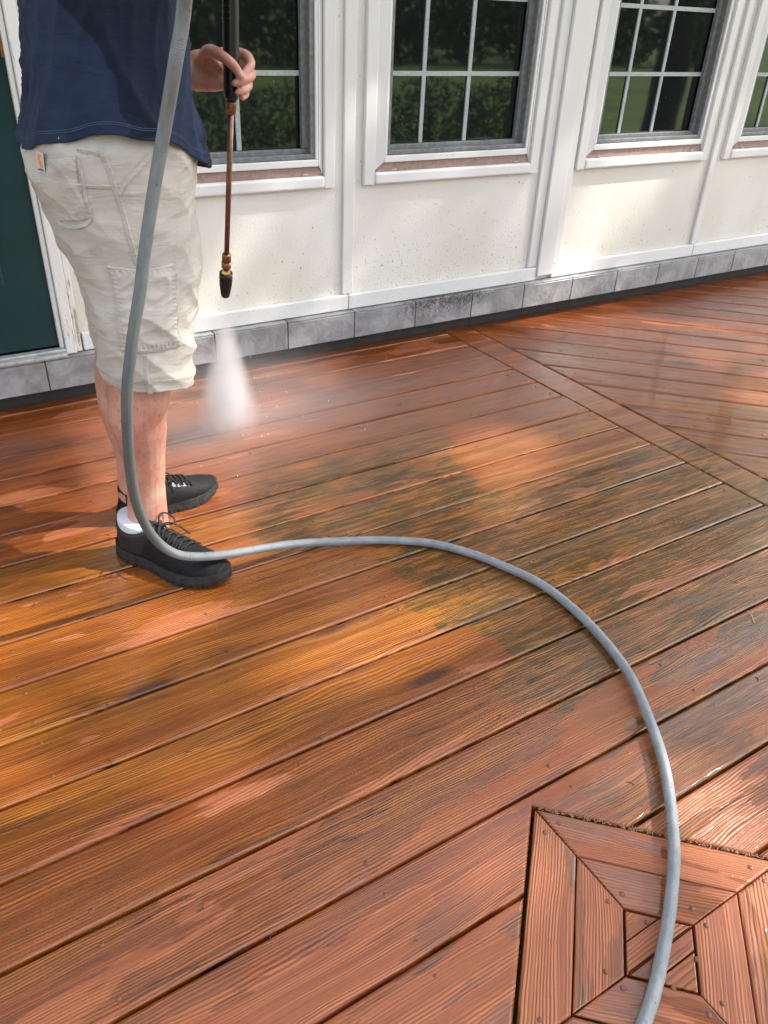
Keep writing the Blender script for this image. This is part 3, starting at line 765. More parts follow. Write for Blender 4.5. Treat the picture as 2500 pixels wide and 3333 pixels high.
# far leg of the shorts
FL = [(.44, .385, .56, 1.868, .100), (.52, .378, .57, 1.868, .104), (.62, .372, .585, 1.862, .106), (.72, .35, .59, 1.85, .10), (.84, .32, .59, 1.83, .10)]
ringsf = []
for i in range(91):
    t_ = i/90; ring = []
    for j in range(120):
        th = 2*PI*j/120; z = (.452+.01*math.sin(th))*(1-t_)+.84*t_
        l, r, cy, b = (lin(FL, z, k) for k in range(1, 5)); cx, a = (l+r)/2, (r-l)/2
        x = cx+a*math.cos(th); y = cy+b*math.sin(th); n = Vector((math.cos(th)/a, math.sin(th)/b, 0)).normalized()
        ring.append(bm.verts.new(Vector((x, y, z))+n*(wrinkle(x+2, y, z)-.004)))
    ringsf.append(ring)
for i in range(90):
    for j in range(120): bm.faces.new((ringsf[i][j], ringsf[i][(j+1) % 120], ringsf[i+1][(j+1) % 120], ringsf[i+1][j]))
rin = [bm.verts.new(v.co+Vector(((.47-v.co.x)*.1, (1.868-v.co.y)*.1, .06))) for v in ringsf[0]]
for j in range(120):
    f = bm.faces.new((rin[j], rin[(j+1) % 120], ringsf[0][(j+1) % 120], ringsf[0][j])); f.material_index = 1
shorts = link('shorts', fin(bm, 'shorts'), [MAT['khaki'], MAT['khaki_inner_shade']], man, smooth=True)
def th_of(u): return -math.acos(max(-1, min(1, math.copysign(abs(u)**(1/.92), u))))
def on_shorts(u, z, off=0.): return shorts_pt(th_of(u), z, off)
def strip(name, pts, wd, off, parent, mat, rep=8, thick=.0016):
    """flat seam band lying on the cloth along pts (u, z)"""
    C_ = [on_shorts(u, z, off*.6) for u, z in [tuple(p)[:2] for p in catmull([(a, b, 0) for a, b in pts], rep)]]
    bm = bmesh.new(); rows = []
    for i, c in enumerate(C_):
        T = (C_[min(i+1, len(C_)-1)]-C_[max(i-1, 0)]).normalized()
        l, r = lin(SH, c.z, 1), lin(SH, c.z, 2); cy = lin(SH, c.z, 3)
        N = Vector((c.x-(l+r)/2, (c.y-cy)*.8, 0)).normalized(); B = T.cross(N).normalized()
        pk = .0007*math.sin(i*2.3)+.0005*math.sin(i*1.1+1)
        rows.append([bm.verts.new(c+B*(wd*q)+N*h) for q, h in ((-.5, -.002), (-.46, thick*.7+pk), (-.3, thick+pk), (-.2, thick*.45), (.2, thick*.9-pk), (.3, thick*.4), (.5, -.001))])
    for a, b in zip(rows, rows[1:]):
        for q in range(6): bm.faces.new((a[q], a[q+1], b[q+1], b[q]))
    return link(name, fin(bm, name), mat, parent, smooth=True)
def patch(name, corners, off, parent, mat, nu=36, nv=36, puff=.006, crease=True):
    """quad pocket: corners (u,z) TL TR BR BL, puffed cloth with a turned edge"""
    (a, b, c, d) = corners; bm = bmesh.new(); g = []
    for i in range(nv+1):
        row = []; v = i/nv
        for j in range(nu+1):
            s = j/nu
            u = (a[0]*(1-s)+b[0]*s)*(1-v)+(d[0]*(1-s)+c[0]*s)*v; z = (a[1]*(1-s)+b[1]*s)*(1-v)+(d[1]*(1-s)+c[1]*s)*v
            e = min(s, 1-s, (1-v)*.9, v*1.4+.02)
            h = off if e > .0 else -.002
            h += puff*min(1, e*7)**.6*(.5+.5*nz(u*2.5, z*22, 3.)+.6*max(0, 1-abs(nz(u*1.6+z*14, z*26-u*2, 9.))*3))
            if e < .085: h += .0012*math.sin((z*700 if min(s, 1-s) < .085 else u*80))
            row.append(bm.verts.new(on_shorts(u, z, h if 0 < i < nv and 0 < j < nu else -.001 if i else .003)))
        g.append(row)
    for i in range(nv):
        for j in range(nu): bm.faces.new((g[i][j], g[i+1][j], g[i+1][j+1], g[i][j+1]))
    return link(name, fin(bm, name), mat, parent, smooth=True)
cg = patch('cargo_pocket', [(-.634, .747), (.257, .744), (.384, .577), (-.694, .58)], .0025, shorts, MAT['khaki'], 60, 60)
strip('pocket_hem', [(-.634, .745), (-.2, .738), (.257, .742)], .016, .0045, shorts, MAT['khaki'])
strip('seam', [(-.60, .735), (-.66, .66), (-.67, .587)], .010, .0045, shorts, MAT['khaki'], 14)
strip('seam', [(.245, .735), (.30, .66), (.365, .582)], .010, .0045, shorts, MAT['khaki'], 14)
strip('seam', [(-.68, .585), (-.2, .580), (.37, .581)], .008, .0040, shorts, MAT['khaki'], 14)
patch('back_pocket', [(-.93, .938), (-.62, .950), (-.60, .840), (-.93, .825)], .0025, shorts, MAT['khaki'], 34, 40, .004)
strip('seam', [(-.62, .948), (-.604, .933), (-.577, .903), (-.59, .873), (-.595, .852), (-.625, .838), (-.70, .828), (-.85, .820), (-.94, .822)], .008, .0035, shorts, MAT['khaki'], 8)
strip('seam', [(-.945, .892), (-.776, .897), (-.581, .898)], .014, .0045, shorts, MAT['khaki'], 10)
strip('seam', [(-.563, .900), (-.42, .899), (-.281, .898)], .007, .001, shorts, MAT['khaki'], 10)
strip('seam', [(-.615, .958), (-.42, .953)], .012, .0005, shorts, MAT['khaki'], 10)
strip('seam', [(-.41, .962), (-.375, .946), (-.315, .92), (-.27, .882), (-.252, .839), (-.251, .803), (-.251, .757)], .011, .0022, shorts, MAT['khaki'], 14)
strip('seam', [(.117, .953), (.04, .94), (-.029, .928), (-.169, .904), (-.259, .884)], .009, .0035, shorts, MAT['khaki'], 10)
strip('seam', [(-.31, .575), (-.313, .546), (-.304, .487)], .010, .0015, shorts, MAT['khaki'], 14)
bm = bmesh.new()
for zo in (.022, .0255):                                       # hem stitching
    P_ = [shorts_pt(2*PI*j/160, hem_near(2*PI*j/160)+zo, .0004+.0005*math.sin(j*1.9)) for j in range(161)]
    sweep(bm, P_, .0009, 5)
link('hem_stitching', fin(bm, 'hem_stitching'), MAT['thread'], shorts, kind='stuff')
# cloth patch at the back pocket: lilac label with an orange curl and small lettering
def frame_at(u, z):
    p = on_shorts(u, z, .0075); du = (on_shorts(u+.02, z, .0075)-on_shorts(u-.02, z, .0075)).normalized(); dz = (on_shorts(u, z+.01, .0075)-on_shorts(u, z-.01, .0075)).normalized()
    return p, du, dz
p, du, dz = frame_at(-.905, .933); nn = du.cross(dz).normalized()
if nn.y > 0: nn = -nn
def flat(name, pts, off, mat, parent):
    bm = bmesh.new(); v = [bm.verts.new(p+du*a+dz*b+nn*off) for a, b in pts]; f = bm.faces.new(v)
    e = bmesh.ops.extrude_face_region(bm, geom=[f])
    for q in e['geom']:
        if isinstance(q, bmesh.types.BMVert): q.co += nn*.0006
    return link(name, fin(bm, name), mat, parent)
lab = flat('cloth_label', [(-.013, -.016), (.013, -.017), (.012, .017), (-.012, .018)], .001, MAT['logo_b'], shorts)
curl = [(.004, .013), (-.004, .014), (-.008, .008), (-.007, .0), (-.001, -.008), (.006, -.010), (.008, -.004), (.005, .001), (.001, .003), (.0015, .008), (.006, .009)]
flat('emblem', curl, .0018, MAT['logo_o'], shorts)
def text_mesh(body_, size, org, ex, ey, en, mat, parent, name='lettering', depth=.0002):
    cu = bpy.data.curves.new('txt', 'FONT'); cu.body = body_; cu.size = size; cu.align_x = 'CENTER'; cu.extrude = depth; cu.resolution_u = 2
    o = bpy.data.objects.new('txt', cu); COL.objects.link(o)
    me = bpy.data.meshes.new_from_object(o.evaluated_get(bpy.context.evaluated_depsgraph_get())); bpy.data.objects.remove(o)
    for v in me.vertices: v.co = Vector(org)+ex*v.co.x+ey*v.co.y+en*v.co.z
    return link(name, me, mat, parent)
text_mesh('carhartt', .0062, p-dz*.0145+nn*.002, du, dz, nn, MAT['ink'], shorts)

# ---- shirt
TS = [(.86, .288, .640, 1.765, .190), (.92, .286, .641, 1.765, .192), (.97, .286, .638, 1.765, .192), (1.00, .292, .636, 1.765, .19), (1.08, .312, .633, 1.765, .186), (1.13, .318, .633, 1.765, .186),
      (1.19, .320, .631, 1.765, .19), (1.27, .322, .625, 1.765, .20), (1.38, .325, .60, 1.765, .215), (1.45, .35, .57, 1.765, .20), (1.49, .38, .54, 1.765, .13), (1.515, .40, .52, 1.765, .07)]
HEM = [(-180, .944), (-150, .962), (-120, .984), (-100, .986), (-80, .977), (-60, .958), (-40, .925), (-20, .905), (0, .895), (40, .90), (90, .93), (140, .94), (180, .944)]
def shirt_pt(th, z, off=0.):
    l, r, cy, b = (lin(TS, z, k) for k in range(1, 5)); cx, a = (l+r)/2-.004, (r-l)/2-.017
    c, s = math.cos(th), math.sin(th); e = .95
    x = cx+a*math.copysign(abs(c)**e, c); y = cy+b*math.copysign(abs(s)**e, s)
    n = Vector((c/a, s/b, 0)).normalized()
    f1 = 1-abs(nz(th*1.3+z*3.5, z*3.2, 2.))*2.4; f2 = 1-abs(nz(th*2.6-z*5, z*5, 8.))*2.6
    hz_ = .35+.65*min(1, max(0, (1.25-z)/.2))
    lowf = nz(th*1.1, z*3, 20.)
    drape = .010*math.cos(th*5+1.2)*max(0, (1.02-z)/.14)
    f3 = 1-abs(nz(th*5+z*9, z*16-th*2, 31.))*2.2
    d = .011*max(f1, 0)**2*hz_+.006*max(f2, 0)**2+.0014*max(f3, 0)**2+.012*lowf+drape
    return Vector((x, y, z))+n*(max(d, -.004)+.006*max(0, (1.03-z)/.12)+off)
bm = bmesh.new(); rings = []; NTH, NZ = 200, 170
for i in range(NZ+1):
    t_ = i/NZ; ring = []
    for j in range(NTH):
        th = -PI+2*PI*j/NTH; zh = lin(HEM, math.degrees(th), 1)+.003*math.sin(th*9)
        ring.append(bm.verts.new(shirt_pt(th, zh*(1-t_)+1.515*t_)))
    rings.append(ring)
for i in range(NZ):
    for j in range(NTH): bm.faces.new((rings[i][j], rings[i][(j+1) % NTH], rings[i+1][(j+1) % NTH], rings[i+1][j]))
prev = rings[0]
for oo, zz in ((-.002, .0), (-.003, .03), (-.006, .10)):
    r_ = []
    for j in range(NTH):
        th = -PI+2*PI*j/NTH; zh = lin(HEM, math.degrees(th), 1)+.003*math.sin(th*9); r_.append(bm.verts.new(shirt_pt(th, zh+zz, oo)))
    for j in range(NTH): bm.faces.new((r_[j], r_[(j+1) % NTH], prev[(j+1) % NTH], prev[j]))
    prev = r_
for pts, rr in (([(.455, 1.93, 1.44), (.44, 1.975, 1.34), (.44, 2.01, 1.22)], [.075, .072, .068]), ([(.455, 1.60, 1.44), (.50, 1.55, 1.355), (.545, 1.535, 1.335)], [.078, .070, .068])):
    sweep(bm, catmull(pts, 6), [rr[0]+(rr[-1]-rr[0])*i/12 for i in range(13)], 24, caps=True)
shirt = link('shirt', fin(bm, 'shirt'), MAT['navy'], man, smooth=True)
bm = bmesh.new()
for zo in (.017, .0205):
    P_ = [shirt_pt(th, lin(HEM, math.degrees(th), 1)+.003*math.sin(th*9)+zo, .0002) for th in [-PI+2*PI*j/160 for j in range(160)]]
    sweep(bm, P_, .0007, 5)
link('hem_stitching', fin(bm, 'hem_stitching'), simple('navy_thread', (.05, .07, .13), .8), shirt, kind='stuff')

# ---- shoes
SX = [0, .010, .035, .070, .105, .140, .175, .210, .245, .275, .297, .306]
HW = [.014, .026, .036, .038, .038, .041, .047, .0505, .0500, .0425, .028, .010]
TP = [.060, .086, .092, .092, .104, .100, .088, .075, .064, .056, .047, .036]
YC = [0, 0, 0, 0, -.001, -.001, 0, .002, .004, .007, .009, .010]
def ip(tb, x):
    for i in range(len(SX)-1):
        if x <= SX[i+1]:
            t = (x-SX[i])/(SX[i+1]-SX[i]); return tb[i]+(tb[i+1]-tb[i])*t
    return tb[-1]
def shoe_surf(x, ph):
    hw, tp, yc = ip(HW, x), ip(TP, x), ip(YC, x); zb = .030
    c, s = math.cos(ph), math.sin(ph)
    pinch = 1-.42*max(0, s)**1.6*(1 if x < .16 else max(.45, 1-(x-.16)*6))
    return Vector((x, yc+hw*math.copysign(abs(c)**.75, c)*pinch, zb+(tp-zb)*abs(s)**.72))
def make_shoe(loc, ang, side, tilt=0, sc_=1.04):
    """side: +1 when local -y is the lateral (outer) face"""
    root = bpy.data.objects.new('shoe', None); COL.objects.link(root); root.parent = man
    root.matrix_parent_inverse = man.matrix_world.inverted(); root.location = loc; root.rotation_euler = (0, tilt, ang); root.scale = (sc_,)*3
    def put(name, me, mat, **kw):
        o = link(name, me, mat, None, **kw); o.parent = root; return o
    def S(x, ph, off=0.):
        v = shoe_surf(x, ph); d = Vector((0, math.cos(ph), math.sin(ph)))
        q = v+d*off; return Vector((q.x, q.y*side, q.z))
    bm = bmesh.new(); g = []
    xs = [.0005+.3055*(i/72) for i in range(73)]
    for x in xs: g.append([bm.verts.new(S(x, PI*k/28)) for k in range(29)])
    for a, b in zip(g, g[1:]):
        for k in range(28): bm.faces.new((a[k], a[k+1], b[k+1], b[k]))
    bm.faces.new(g[0]); bm.faces.new(g[-1][::-1])
    # collar rising round the heel
    put('upper', fin(bm, 'upper'), MAT['knit'], smooth=True)
    bm = bmesh.new(); rows = []
    for k in range(33):
        a = 2*PI*k/32; cx, cy = .066+.0555*math.cos(a), .0440*math.sin(a)
        zt_ = .099+.020*max(0, -math.cos(a))**3+.016*max(0, math.cos(a))**2-.006*abs(math.sin(a))
        rows.append([bm.verts.new((cx*1.0+dx*math.cos(a), (cy+dx*math.sin(a))*side, z)) for dx, z in ((.002, .040), (.003, .062), (.0035, zt_-.01), (.001, zt_), (-.004, zt_-.002), (-.006, .075))])
    for a, b in zip(rows, rows[1:]):
        for q in range(5): bm.faces.new((a[q], a[q+1], b[q+1], b[q]))
    put('collar', fin(bm, 'collar'), MAT['rubber'], smooth=True)
    # soles
    def sole(z0f, z1f, grow, name, mat, notch=False):
        bm = bmesh.new(); top, bot = [], []
        out = [(x, 1) for x in xs]+[(x, -1) for x in xs[::-1]]
        for x, s in out:
            hw = ip(HW, x)+grow*(1+.4*math.sin(x*40)); y = ip(YC, x)+s*hw
            xx = x-grow*.8*max(0, 1-x/.02)+grow*max(0, (x-.29)/.016)
            nt_ = .0022*(math.sin(x*260) > .75) if notch else 0
            top.append(bm.verts.new((xx, (y-s*.002)*side, z1f(x)))); bot.append(bm.verts.new((xx, (y-s*nt_*1.2)*side, z0f(x)+nt_)))
        bm.faces.new(top); bm.faces.new(bot[::-1]); n = len(out)
        for i in range(n): bm.faces.new((top[i], bot[i], bot[(i+1) % n], top[(i+1) % n]))
        return put(name, fin(bm, name), mat)
    lift = lambda x: .016*max(0, (x-.22)/.086)**1.6+.007*max(0, (.03-x)/.03)
    sole(lambda x: .0115+lift(x), lambda x: .0305+lift(x)*.8+.005*max(0, 1-x/.08), .004, 'midsole', MAT['midsole'])
    sole(lambda x: .0005+lift(x), lambda x: .011+lift(x), .0055, 'outsole', MAT['outsole'], True)
    # eyestay overlay, heel clip and toe guard
    for x0, x1, p0, p1, nm in ((.150, .172, .70, 1.0, 'overlay'), (.176, .198, .72, 1.0, 'overlay'), (.150, .172, PI-1.0, PI-.70, 'overlay'), (.176, .198, PI-1., PI-.72, 'overlay')):
        bm = bmesh.new(); gg = [[bm.verts.new(S(x0+(x1-x0)*i/4+(j/4)*.006, p0+(p1-p0)*j/4, .0014)) for j in range(5)] for i in range(5)]
        for i in range(4):
            for j in range(4): bm.faces.new((gg[i][j], gg[i][j+1], gg[i+1][j+1], gg[i+1][j]))
        put(nm, fin(bm, nm), MAT['overlay'], smooth=True)
    for sgn in (0, 1):
        P_ = [S(x, (ph if sgn == 0 else PI-ph), .0016) for x, ph in ((.052, 1.02), (.046, .80), (.050, .55), (.064, .32), (.085, .16))]
        bm = bmesh.new(); sweep(bm, catmull(P_, 5), .0016, 6); put('heel_line', fin(bm, 'heel_line'), MAT['overlay'], smooth=True)
    P_ = [S(.298, ph, .001) for ph in (.5, .9, 1.3, 1.8, 2.3, 2.7)]
    bm = bmesh.new(); sweep(bm, catmull(P_, 4), .0022, 6); put('toe_guard', fin(bm, 'toe_guard'), MAT['outsole'], smooth=True)
    # laces
    bm = bmesh.new(); L_ = [.122, .138, .154, .170, .186, .200]
    for i, x in enumerate(L_):
        w_ = .62+.04*i
        for a, b in (((x, PI/2-w_), (x+.013, PI/2+w_)), ((x, PI/2+w_), (x+.013, PI/2-w_))):
            pts = [S(a[0]+(b[0]-a[0])*q/6, a[1]+(b[1]-a[1])*q/6, .0035+.002*math.sin(PI*q/6)) for q in range(7)]
            sweep(bm, pts, .0020, 6)
    for sy, l2 in ((1, 1.), (-1, .9)):
        P_ = [(.128, 0, .112), (.118, .016*sy, .125), (.118, .034*sy, .124), (.134, .044*sy, .110), (.146, .030*sy, .106), (.134, .004*sy, .110)]
        sweep(bm, catmull([(a, b*side, c) for a, b, c in P_], 5), .0022, 6)
        P_ = [(.130, 0, .111), (.142, .020*sy, .112), (.160, .034*sy, .098), (.180*l2, .044*sy, .078)]
        sweep(bm, catmull([(a, b*side, c) for a, b, c in P_], 5), .0021, 6)
    bmesh.ops.create_icosphere(bm, subdivisions=2, radius=.006, matrix=Matrix.Translation((.130, 0, .111)))
    put('lace', fin(bm, 'lace'), MAT['lace'], smooth=True)
    bm = bmesh.new(); g = []
    for i in range(9):
        x = .096+.034*i/8; g.append([bm.verts.new((x, (.022*(j/6-.5)*2)*side, .118-.030*(i/8)**1.0+.004-.010*((j/6-.5)*2)**2)) for j in range(7)])
    for a, b in zip(g, g[1:]):
        for j in range(6): bm.faces.new((a[j], a[j+1], b[j+1], b[j]))
    put('tongue', fin(bm, 'tongue'), MAT['knit'], smooth=True)
    # sock
    bm = bmesh.new()
    sweep(bm, [(.062, 0, .06), (.064, 0, .09), (.065, 0, .106), (.066, 0, .112)], [.050, .0525, .0530, .0525], 28, [.040, .0425, .0425, .0415], True, (1, 0, 0))
    put('sock', fin(bm, 'sock'), MAT['sock'], smooth=True)
    return root, put, S
AN = math.atan2(-.851, .526)
rootN, put, S_ = make_shoe((.343, 1.742, 0), AN, 1)
# raised grey marks on the outer side of the near shoe
bm = bmesh.new()
for P_ in ([(.020, 2.62), (.026, 2.45), (.036, 2.42), (.044, 2.58), (.046, 2.74)], [(.016, 2.40), (.024, 2.52), (.034, 2.55), (.044, 2.42), (.044, 2.26)]):
    sweep(bm, catmull([S_(x, PI-(PI-ph) if False else ph, .0016) for x, ph in P_], 5), .0013, 6)
for v in bm.verts: v.co.y = -abs(v.co.y)
put('heel_emblem', fin(bm, 'heel_emblem'), MAT['overlay'], smooth=True)
cu = bpy.data.curves.new('txt', 'FONT'); cu.body = 'HOVR'; cu.size = .011; cu.extrude = .0003; cu.space_character = 1.3
o = bpy.data.objects.new('txt', cu); COL.objects.link(o)
me = bpy.data.meshes.new_from_object(o.evaluated_get(bpy.context.evaluated_depsgraph_get())); bpy.data.objects.remove(o)
for v in me.vertices:
    x = .075+v.co.x; v.co = Vector((x, -(ip(HW, x)+.0036+.0016*math.sin(x*40)+.0012)+ip(YC, x), .0165+v.co.y))
put('lettering', me, MAT['ink'])
make_shoe((.372, 1.862, 0), math.radians(8), 1, 0, .95)

# ------------------------------------------------------------------ pressure-washer wand
wand = empty('pressure_washer_wand', (.765, 1.846, 1.2), label='copper-coloured spray lance with black grip and nozzle held upright in the hand', cat='pressure washer wand')
A_, B_ = Vector((.7550, 1.853, 1.013)), Vector((.790, 2.050, .565)); d = (B_-A_).normalized()
T_ = A_-d*.215
def W(t): return A_+d*t
top = Vector((.770, 1.835, 1.40))
bm = bmesh.new()
ga = (A_-top).normalized(); Lg = (A_-top).length
prof = [(0, .0155), (.02, .0178)]+[(x, .0172) for x in (.06, .1, .2, .3)]+[(Lg-.05, .0170), (Lg-.02, .0172), (Lg-.006, .0160), (Lg, .0125)]
lathe_along(bm, top, A_, prof, 24)
for k in range(22):                             # finger ribs down the back of the grip
    c = top+ga*(.015+.0115*k)
    if k > 19: break
    pts = [c+Vector((.0172*math.cos(a), .0172*math.sin(a), 0)) for a in [PI*.75+PI*.6*i/8 for i in range(9)]]
    sweep(bm, pts, .0016, 5)
link('grip', fin(bm, 'grip'), MAT['blackp'], wand, smooth=True)
bm = bmesh.new(); lathe_along(bm, W(.001), W(.3), [(0, .0112), (.002, .0118), (.024, .0118), (.025, .0108), (.028, .0104)], 20)
link('coupling', fin(bm, 'coupling'), MAT['bronze'], wand, smooth=True)
bm = bmesh.new(); lathe_along(bm, W(.0285), W(.5), [(0, .0067), (.400, .0067)], 20)
link('lance', fin(bm, 'lance'), simple('copper_brown_tube', (.24, .135, .10), .35, .8, nscale=60, namp=.2), wand, smooth=True)
bm = bmesh.new(); lathe_along(bm, W(.415), W(.6), [(0, .009), (.003, .0118), (.022, .0124), (.0225, .0105), (.026, .0105), (.0265, .0128), (.044, .0128), (.047, .010), (.052, .008)], 6 if False else 20)
link('quick_coupler', fin(bm, 'quick_coupler'), MAT['bronze'], wand, smooth=True)
bm = bmesh.new(); lathe_along(bm, W(.462), W(.6), [(0, .0085), (.008, .0080), (.014, .0130), (.026, .0140), (.028, .010)], 6)
link('nozzle_nut', fin(bm, 'nozzle_nut'), MAT['brass'], wand)
bm = bmesh.new(); lathe_along(bm, W(.478), W(.7), [(0, .0150), (.001, .0178), (.012, .0182), (.040, .0172), (.075, .0128), (.080, .0112), (.081, .006)], 24)
link('nozzle', fin(bm, 'nozzle'), MAT['blackp'], wand, smooth=True)
bm = bmesh.new()                                # trigger body above the frame of the photograph
sweep(bm, catmull([top, top+Vector((-.005, -.02, .05)), top+Vector((-.03, -.06, .09)), top+Vector((-.06, -.12, .10))], 5), [.018]*6+[.022]*6+[.017]*4, 16)
link('gun_body', fin(bm, 'gun_body'), MAT['blackp'], wand, smooth=True)

# water fanning from the nozzle
def spray_material():
    t = NT('fine_water_spray'); t.t.nodes.remove(t.b)
    o = t.obj(); x, y, z = t.xyz(o)                       # local +z runs down the jet, metres
    rr = t.math('SQRT', t.math('ADD', t.math('MULTIPLY', x, x), t.math('MULTIPLY', y, y)))
    rad = t.math('MULTIPLY_ADD', z, .235, .006)
    q = t.math('DIVIDE', rr, rad)
    core = t.ramp(q, .0, 1.0, 1., 0.)
    along = t.math('MULTIPLY', t.ramp(z, .0, .22, .12, 1.), t.ramp(z, .42, .57, 1., 0.))
    n = t.noise(t.scale(o, (20., 20., 5.)), 1., 3., .55, .3)
    dens = t.math('MULTIPLY', t.math('MULTIPLY', core, along), t.math('MULTIPLY', t.ramp(n, .3, .7, .65, 1.25), 30.))
    v = t.n('ShaderNodeVolumePrincipled', {'Density': dens, 'Anisotropy': .3}); v.inputs['Color'].default_value = (.84, .84, .85, 1)
    t.t.links.new(v.outputs[0], t.o.inputs['Volume']); return t.m
tip = W(.56); hit = Vector((.850, 2.275, -.0)); jd = (hit-tip).normalized(); JL = (hit-tip).length
bm = bmesh.new(); prev = None
prof = [(.0, .006), (.15, .050), (JL*.95, .152), (JL*.985, .12)]
rings = [[bm.verts.new((r_*math.cos(2*PI*k/24), r_*math.sin(2*PI*k/24), z_)) for k in range(24)] for z_, r_ in prof]
for a, b in zip(rings, rings[1:]):
    for k in range(24): bm.faces.new((a[k], a[(k+1) % 24], b[(k+1) % 24], b[k]))
bm.faces.new(rings[0][::-1]); bm.faces.new(rings[-1])
spray = link('water_spray', fin(bm, 'water_spray'), spray_material(), None, kind='stuff', label='white fan of water mist blowing down from the nozzle onto the deck', cat='water spray')
spray.location = tip; spray.rotation_euler = jd.to_track_quat('Z', 'Y').to_euler()
def mist_material():
    t = NT('drifting_mist'); t.t.nodes.remove(t.b); o = t.obj()
    L = t.n('ShaderNodeVectorMath', {0: o}, operation='LENGTH').outputs['Value']
    n = t.noise(t.scale(o, (2., 2., 2.)), 1., 3.)
    dens = t.math('MULTIPLY', t.ramp(L, .25, 1., 1., 0.), t.math('MULTIPLY', t.ramp(n, .3, .7, .5, 1.2), .9))
    v = t.n('ShaderNodeVolumePrincipled', {'Density': dens, 'Anisotropy': .2}); v.inputs['Color'].default_value = (.96, .96, .97, 1)
    t.t.links.new(v.outputs[0], t.o.inputs['Volume']); return t.m
bm = bmesh.new(); bmesh.ops.create_icosphere(bm, subdivisions=3, radius=1)
ms = link('drifting_mist', fin(bm, 'drifting_mist'), mist_material(), None, kind='stuff', label='thin haze of spray hanging low over the wet boards around the nozzle', cat='mist')
ms.location = (.86, 2.18, .10); ms.scale = (.62, .42, .20)
# flying drops
bm = bmesh.new(); rd = random.Random(11)
for _ in range(55):
    a = rd.uniform(0, 2*PI); r_ = abs(rd.gauss(0, .16)); z = abs(rd.gauss(0, .10))+.004
    c = Vector((hit.x+r_*math.cos(a), hit.y+r_*math.sin(a)-.04, z)); s = rd.uniform(.0006, .0014)
    v = Vector((rd.uniform(-.5, .5), rd.uniform(-.5, .5), 1)).normalized()*rd.uniform(1, 5)*s
    sweep(bm, [c-v, c, c+v], [s*.3, s, s*.3], 5)
link('water_drops', fin(bm, 'water_drops'), simple('water_drop', (.75, .75, .75), .1), None, kind='stuff', smooth=True, label='small drops splashing up where the jet hits the boards', cat='water drops')

# ------------------------------------------------------------------ hose
def hose_material():
    t = NT('grey_ribbed_hose'); uv = t.n('ShaderNodeUVMap').outputs[0]; u, v, _ = t.xyz(uv); P = t.pos(); z = t.xyz(P)[2]
    a = t.math('SINE', t.math('ADD', t.math('MULTIPLY', u, 900.), t.math('MULTIPLY', v, 2*PI*3)))
    b = t.math('SINE', t.math('SUBTRACT', t.math('MULTIPLY', u, 900.), t.math('MULTIPLY', v, 2*PI*3)))
    h = t.math('MULTIPLY', a, b)
    n = t.noise(t.comb(t.math('MULTIPLY', u, 8.), v, 0.), 3., 4., .6)
    col = t.mix(t.ramp(n, .35, .7), (.25, .27, .28), (.19, .205, .21))
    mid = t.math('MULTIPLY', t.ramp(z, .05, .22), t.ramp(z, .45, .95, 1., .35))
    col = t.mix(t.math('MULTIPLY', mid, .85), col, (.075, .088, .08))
    s = t.ramp(t.noise(P, 95., 3., .7), .66, .70)
    col = t.mix(t.math('MULTIPLY', s, .7), col, (.06, .055, .045))
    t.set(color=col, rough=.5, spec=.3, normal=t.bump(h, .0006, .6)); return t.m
HP = [(.50, 1.28, 1.75), (.47, 1.12, 1.60), (.430, 1.13, 1.35), (.445, 1.239, 1.197), (.432, 1.261, 1.122), (.422, 1.303, 1.038), (.405, 1.317, .967), (.382, 1.330, .872), (.361, 1.341, .776), (.341, 1.350, .695),
      (.324, 1.364, .606), (.317, 1.375, .541), (.315, 1.392, .469), (.316, 1.412, .383), (.324, 1.431, .304), (.342, 1.451, .233), (.371, 1.468, .169), (.409, 1.479, .123), (.462, 1.490, .092), (.533, 1.50, .068),
      (.622, 1.512, .046), (.718, 1.510, .031), (.834, 1.480, .020), (.945, 1.437, .0125), (1.045, 1.367, .0125), (1.111, 1.280, .0125), (1.153, 1.193, .0125), (1.187, 1.090, .0125), (1.190, .973, .013), (1.172, .854, .014),
      (1.137, .746, .016), (1.084, .651, .018), (1.033, .572, .020), (.979, .505, .021), (.919, .443, .021), (.875, .401, .020), (.806, .348, .018), (.748, .309, .016), (.687, .272, .014), (.625, .242, .0125), (.50, .19, .0115), (.30, .14, .0115), (0, .10, .0115), (-.6, .12, .0115)]
bm = bmesh.new()
top_h = [(.710, 1.715, 1.50), (.66, 1.60, 1.66), (.58, 1.42, 1.77)]
sweep(bm, catmull(top_h+HP, 8), .0105, 20)
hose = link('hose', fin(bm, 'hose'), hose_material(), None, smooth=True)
tag(hose, 'grey pressure hose hanging past the man and looping across the deck', 'hose')
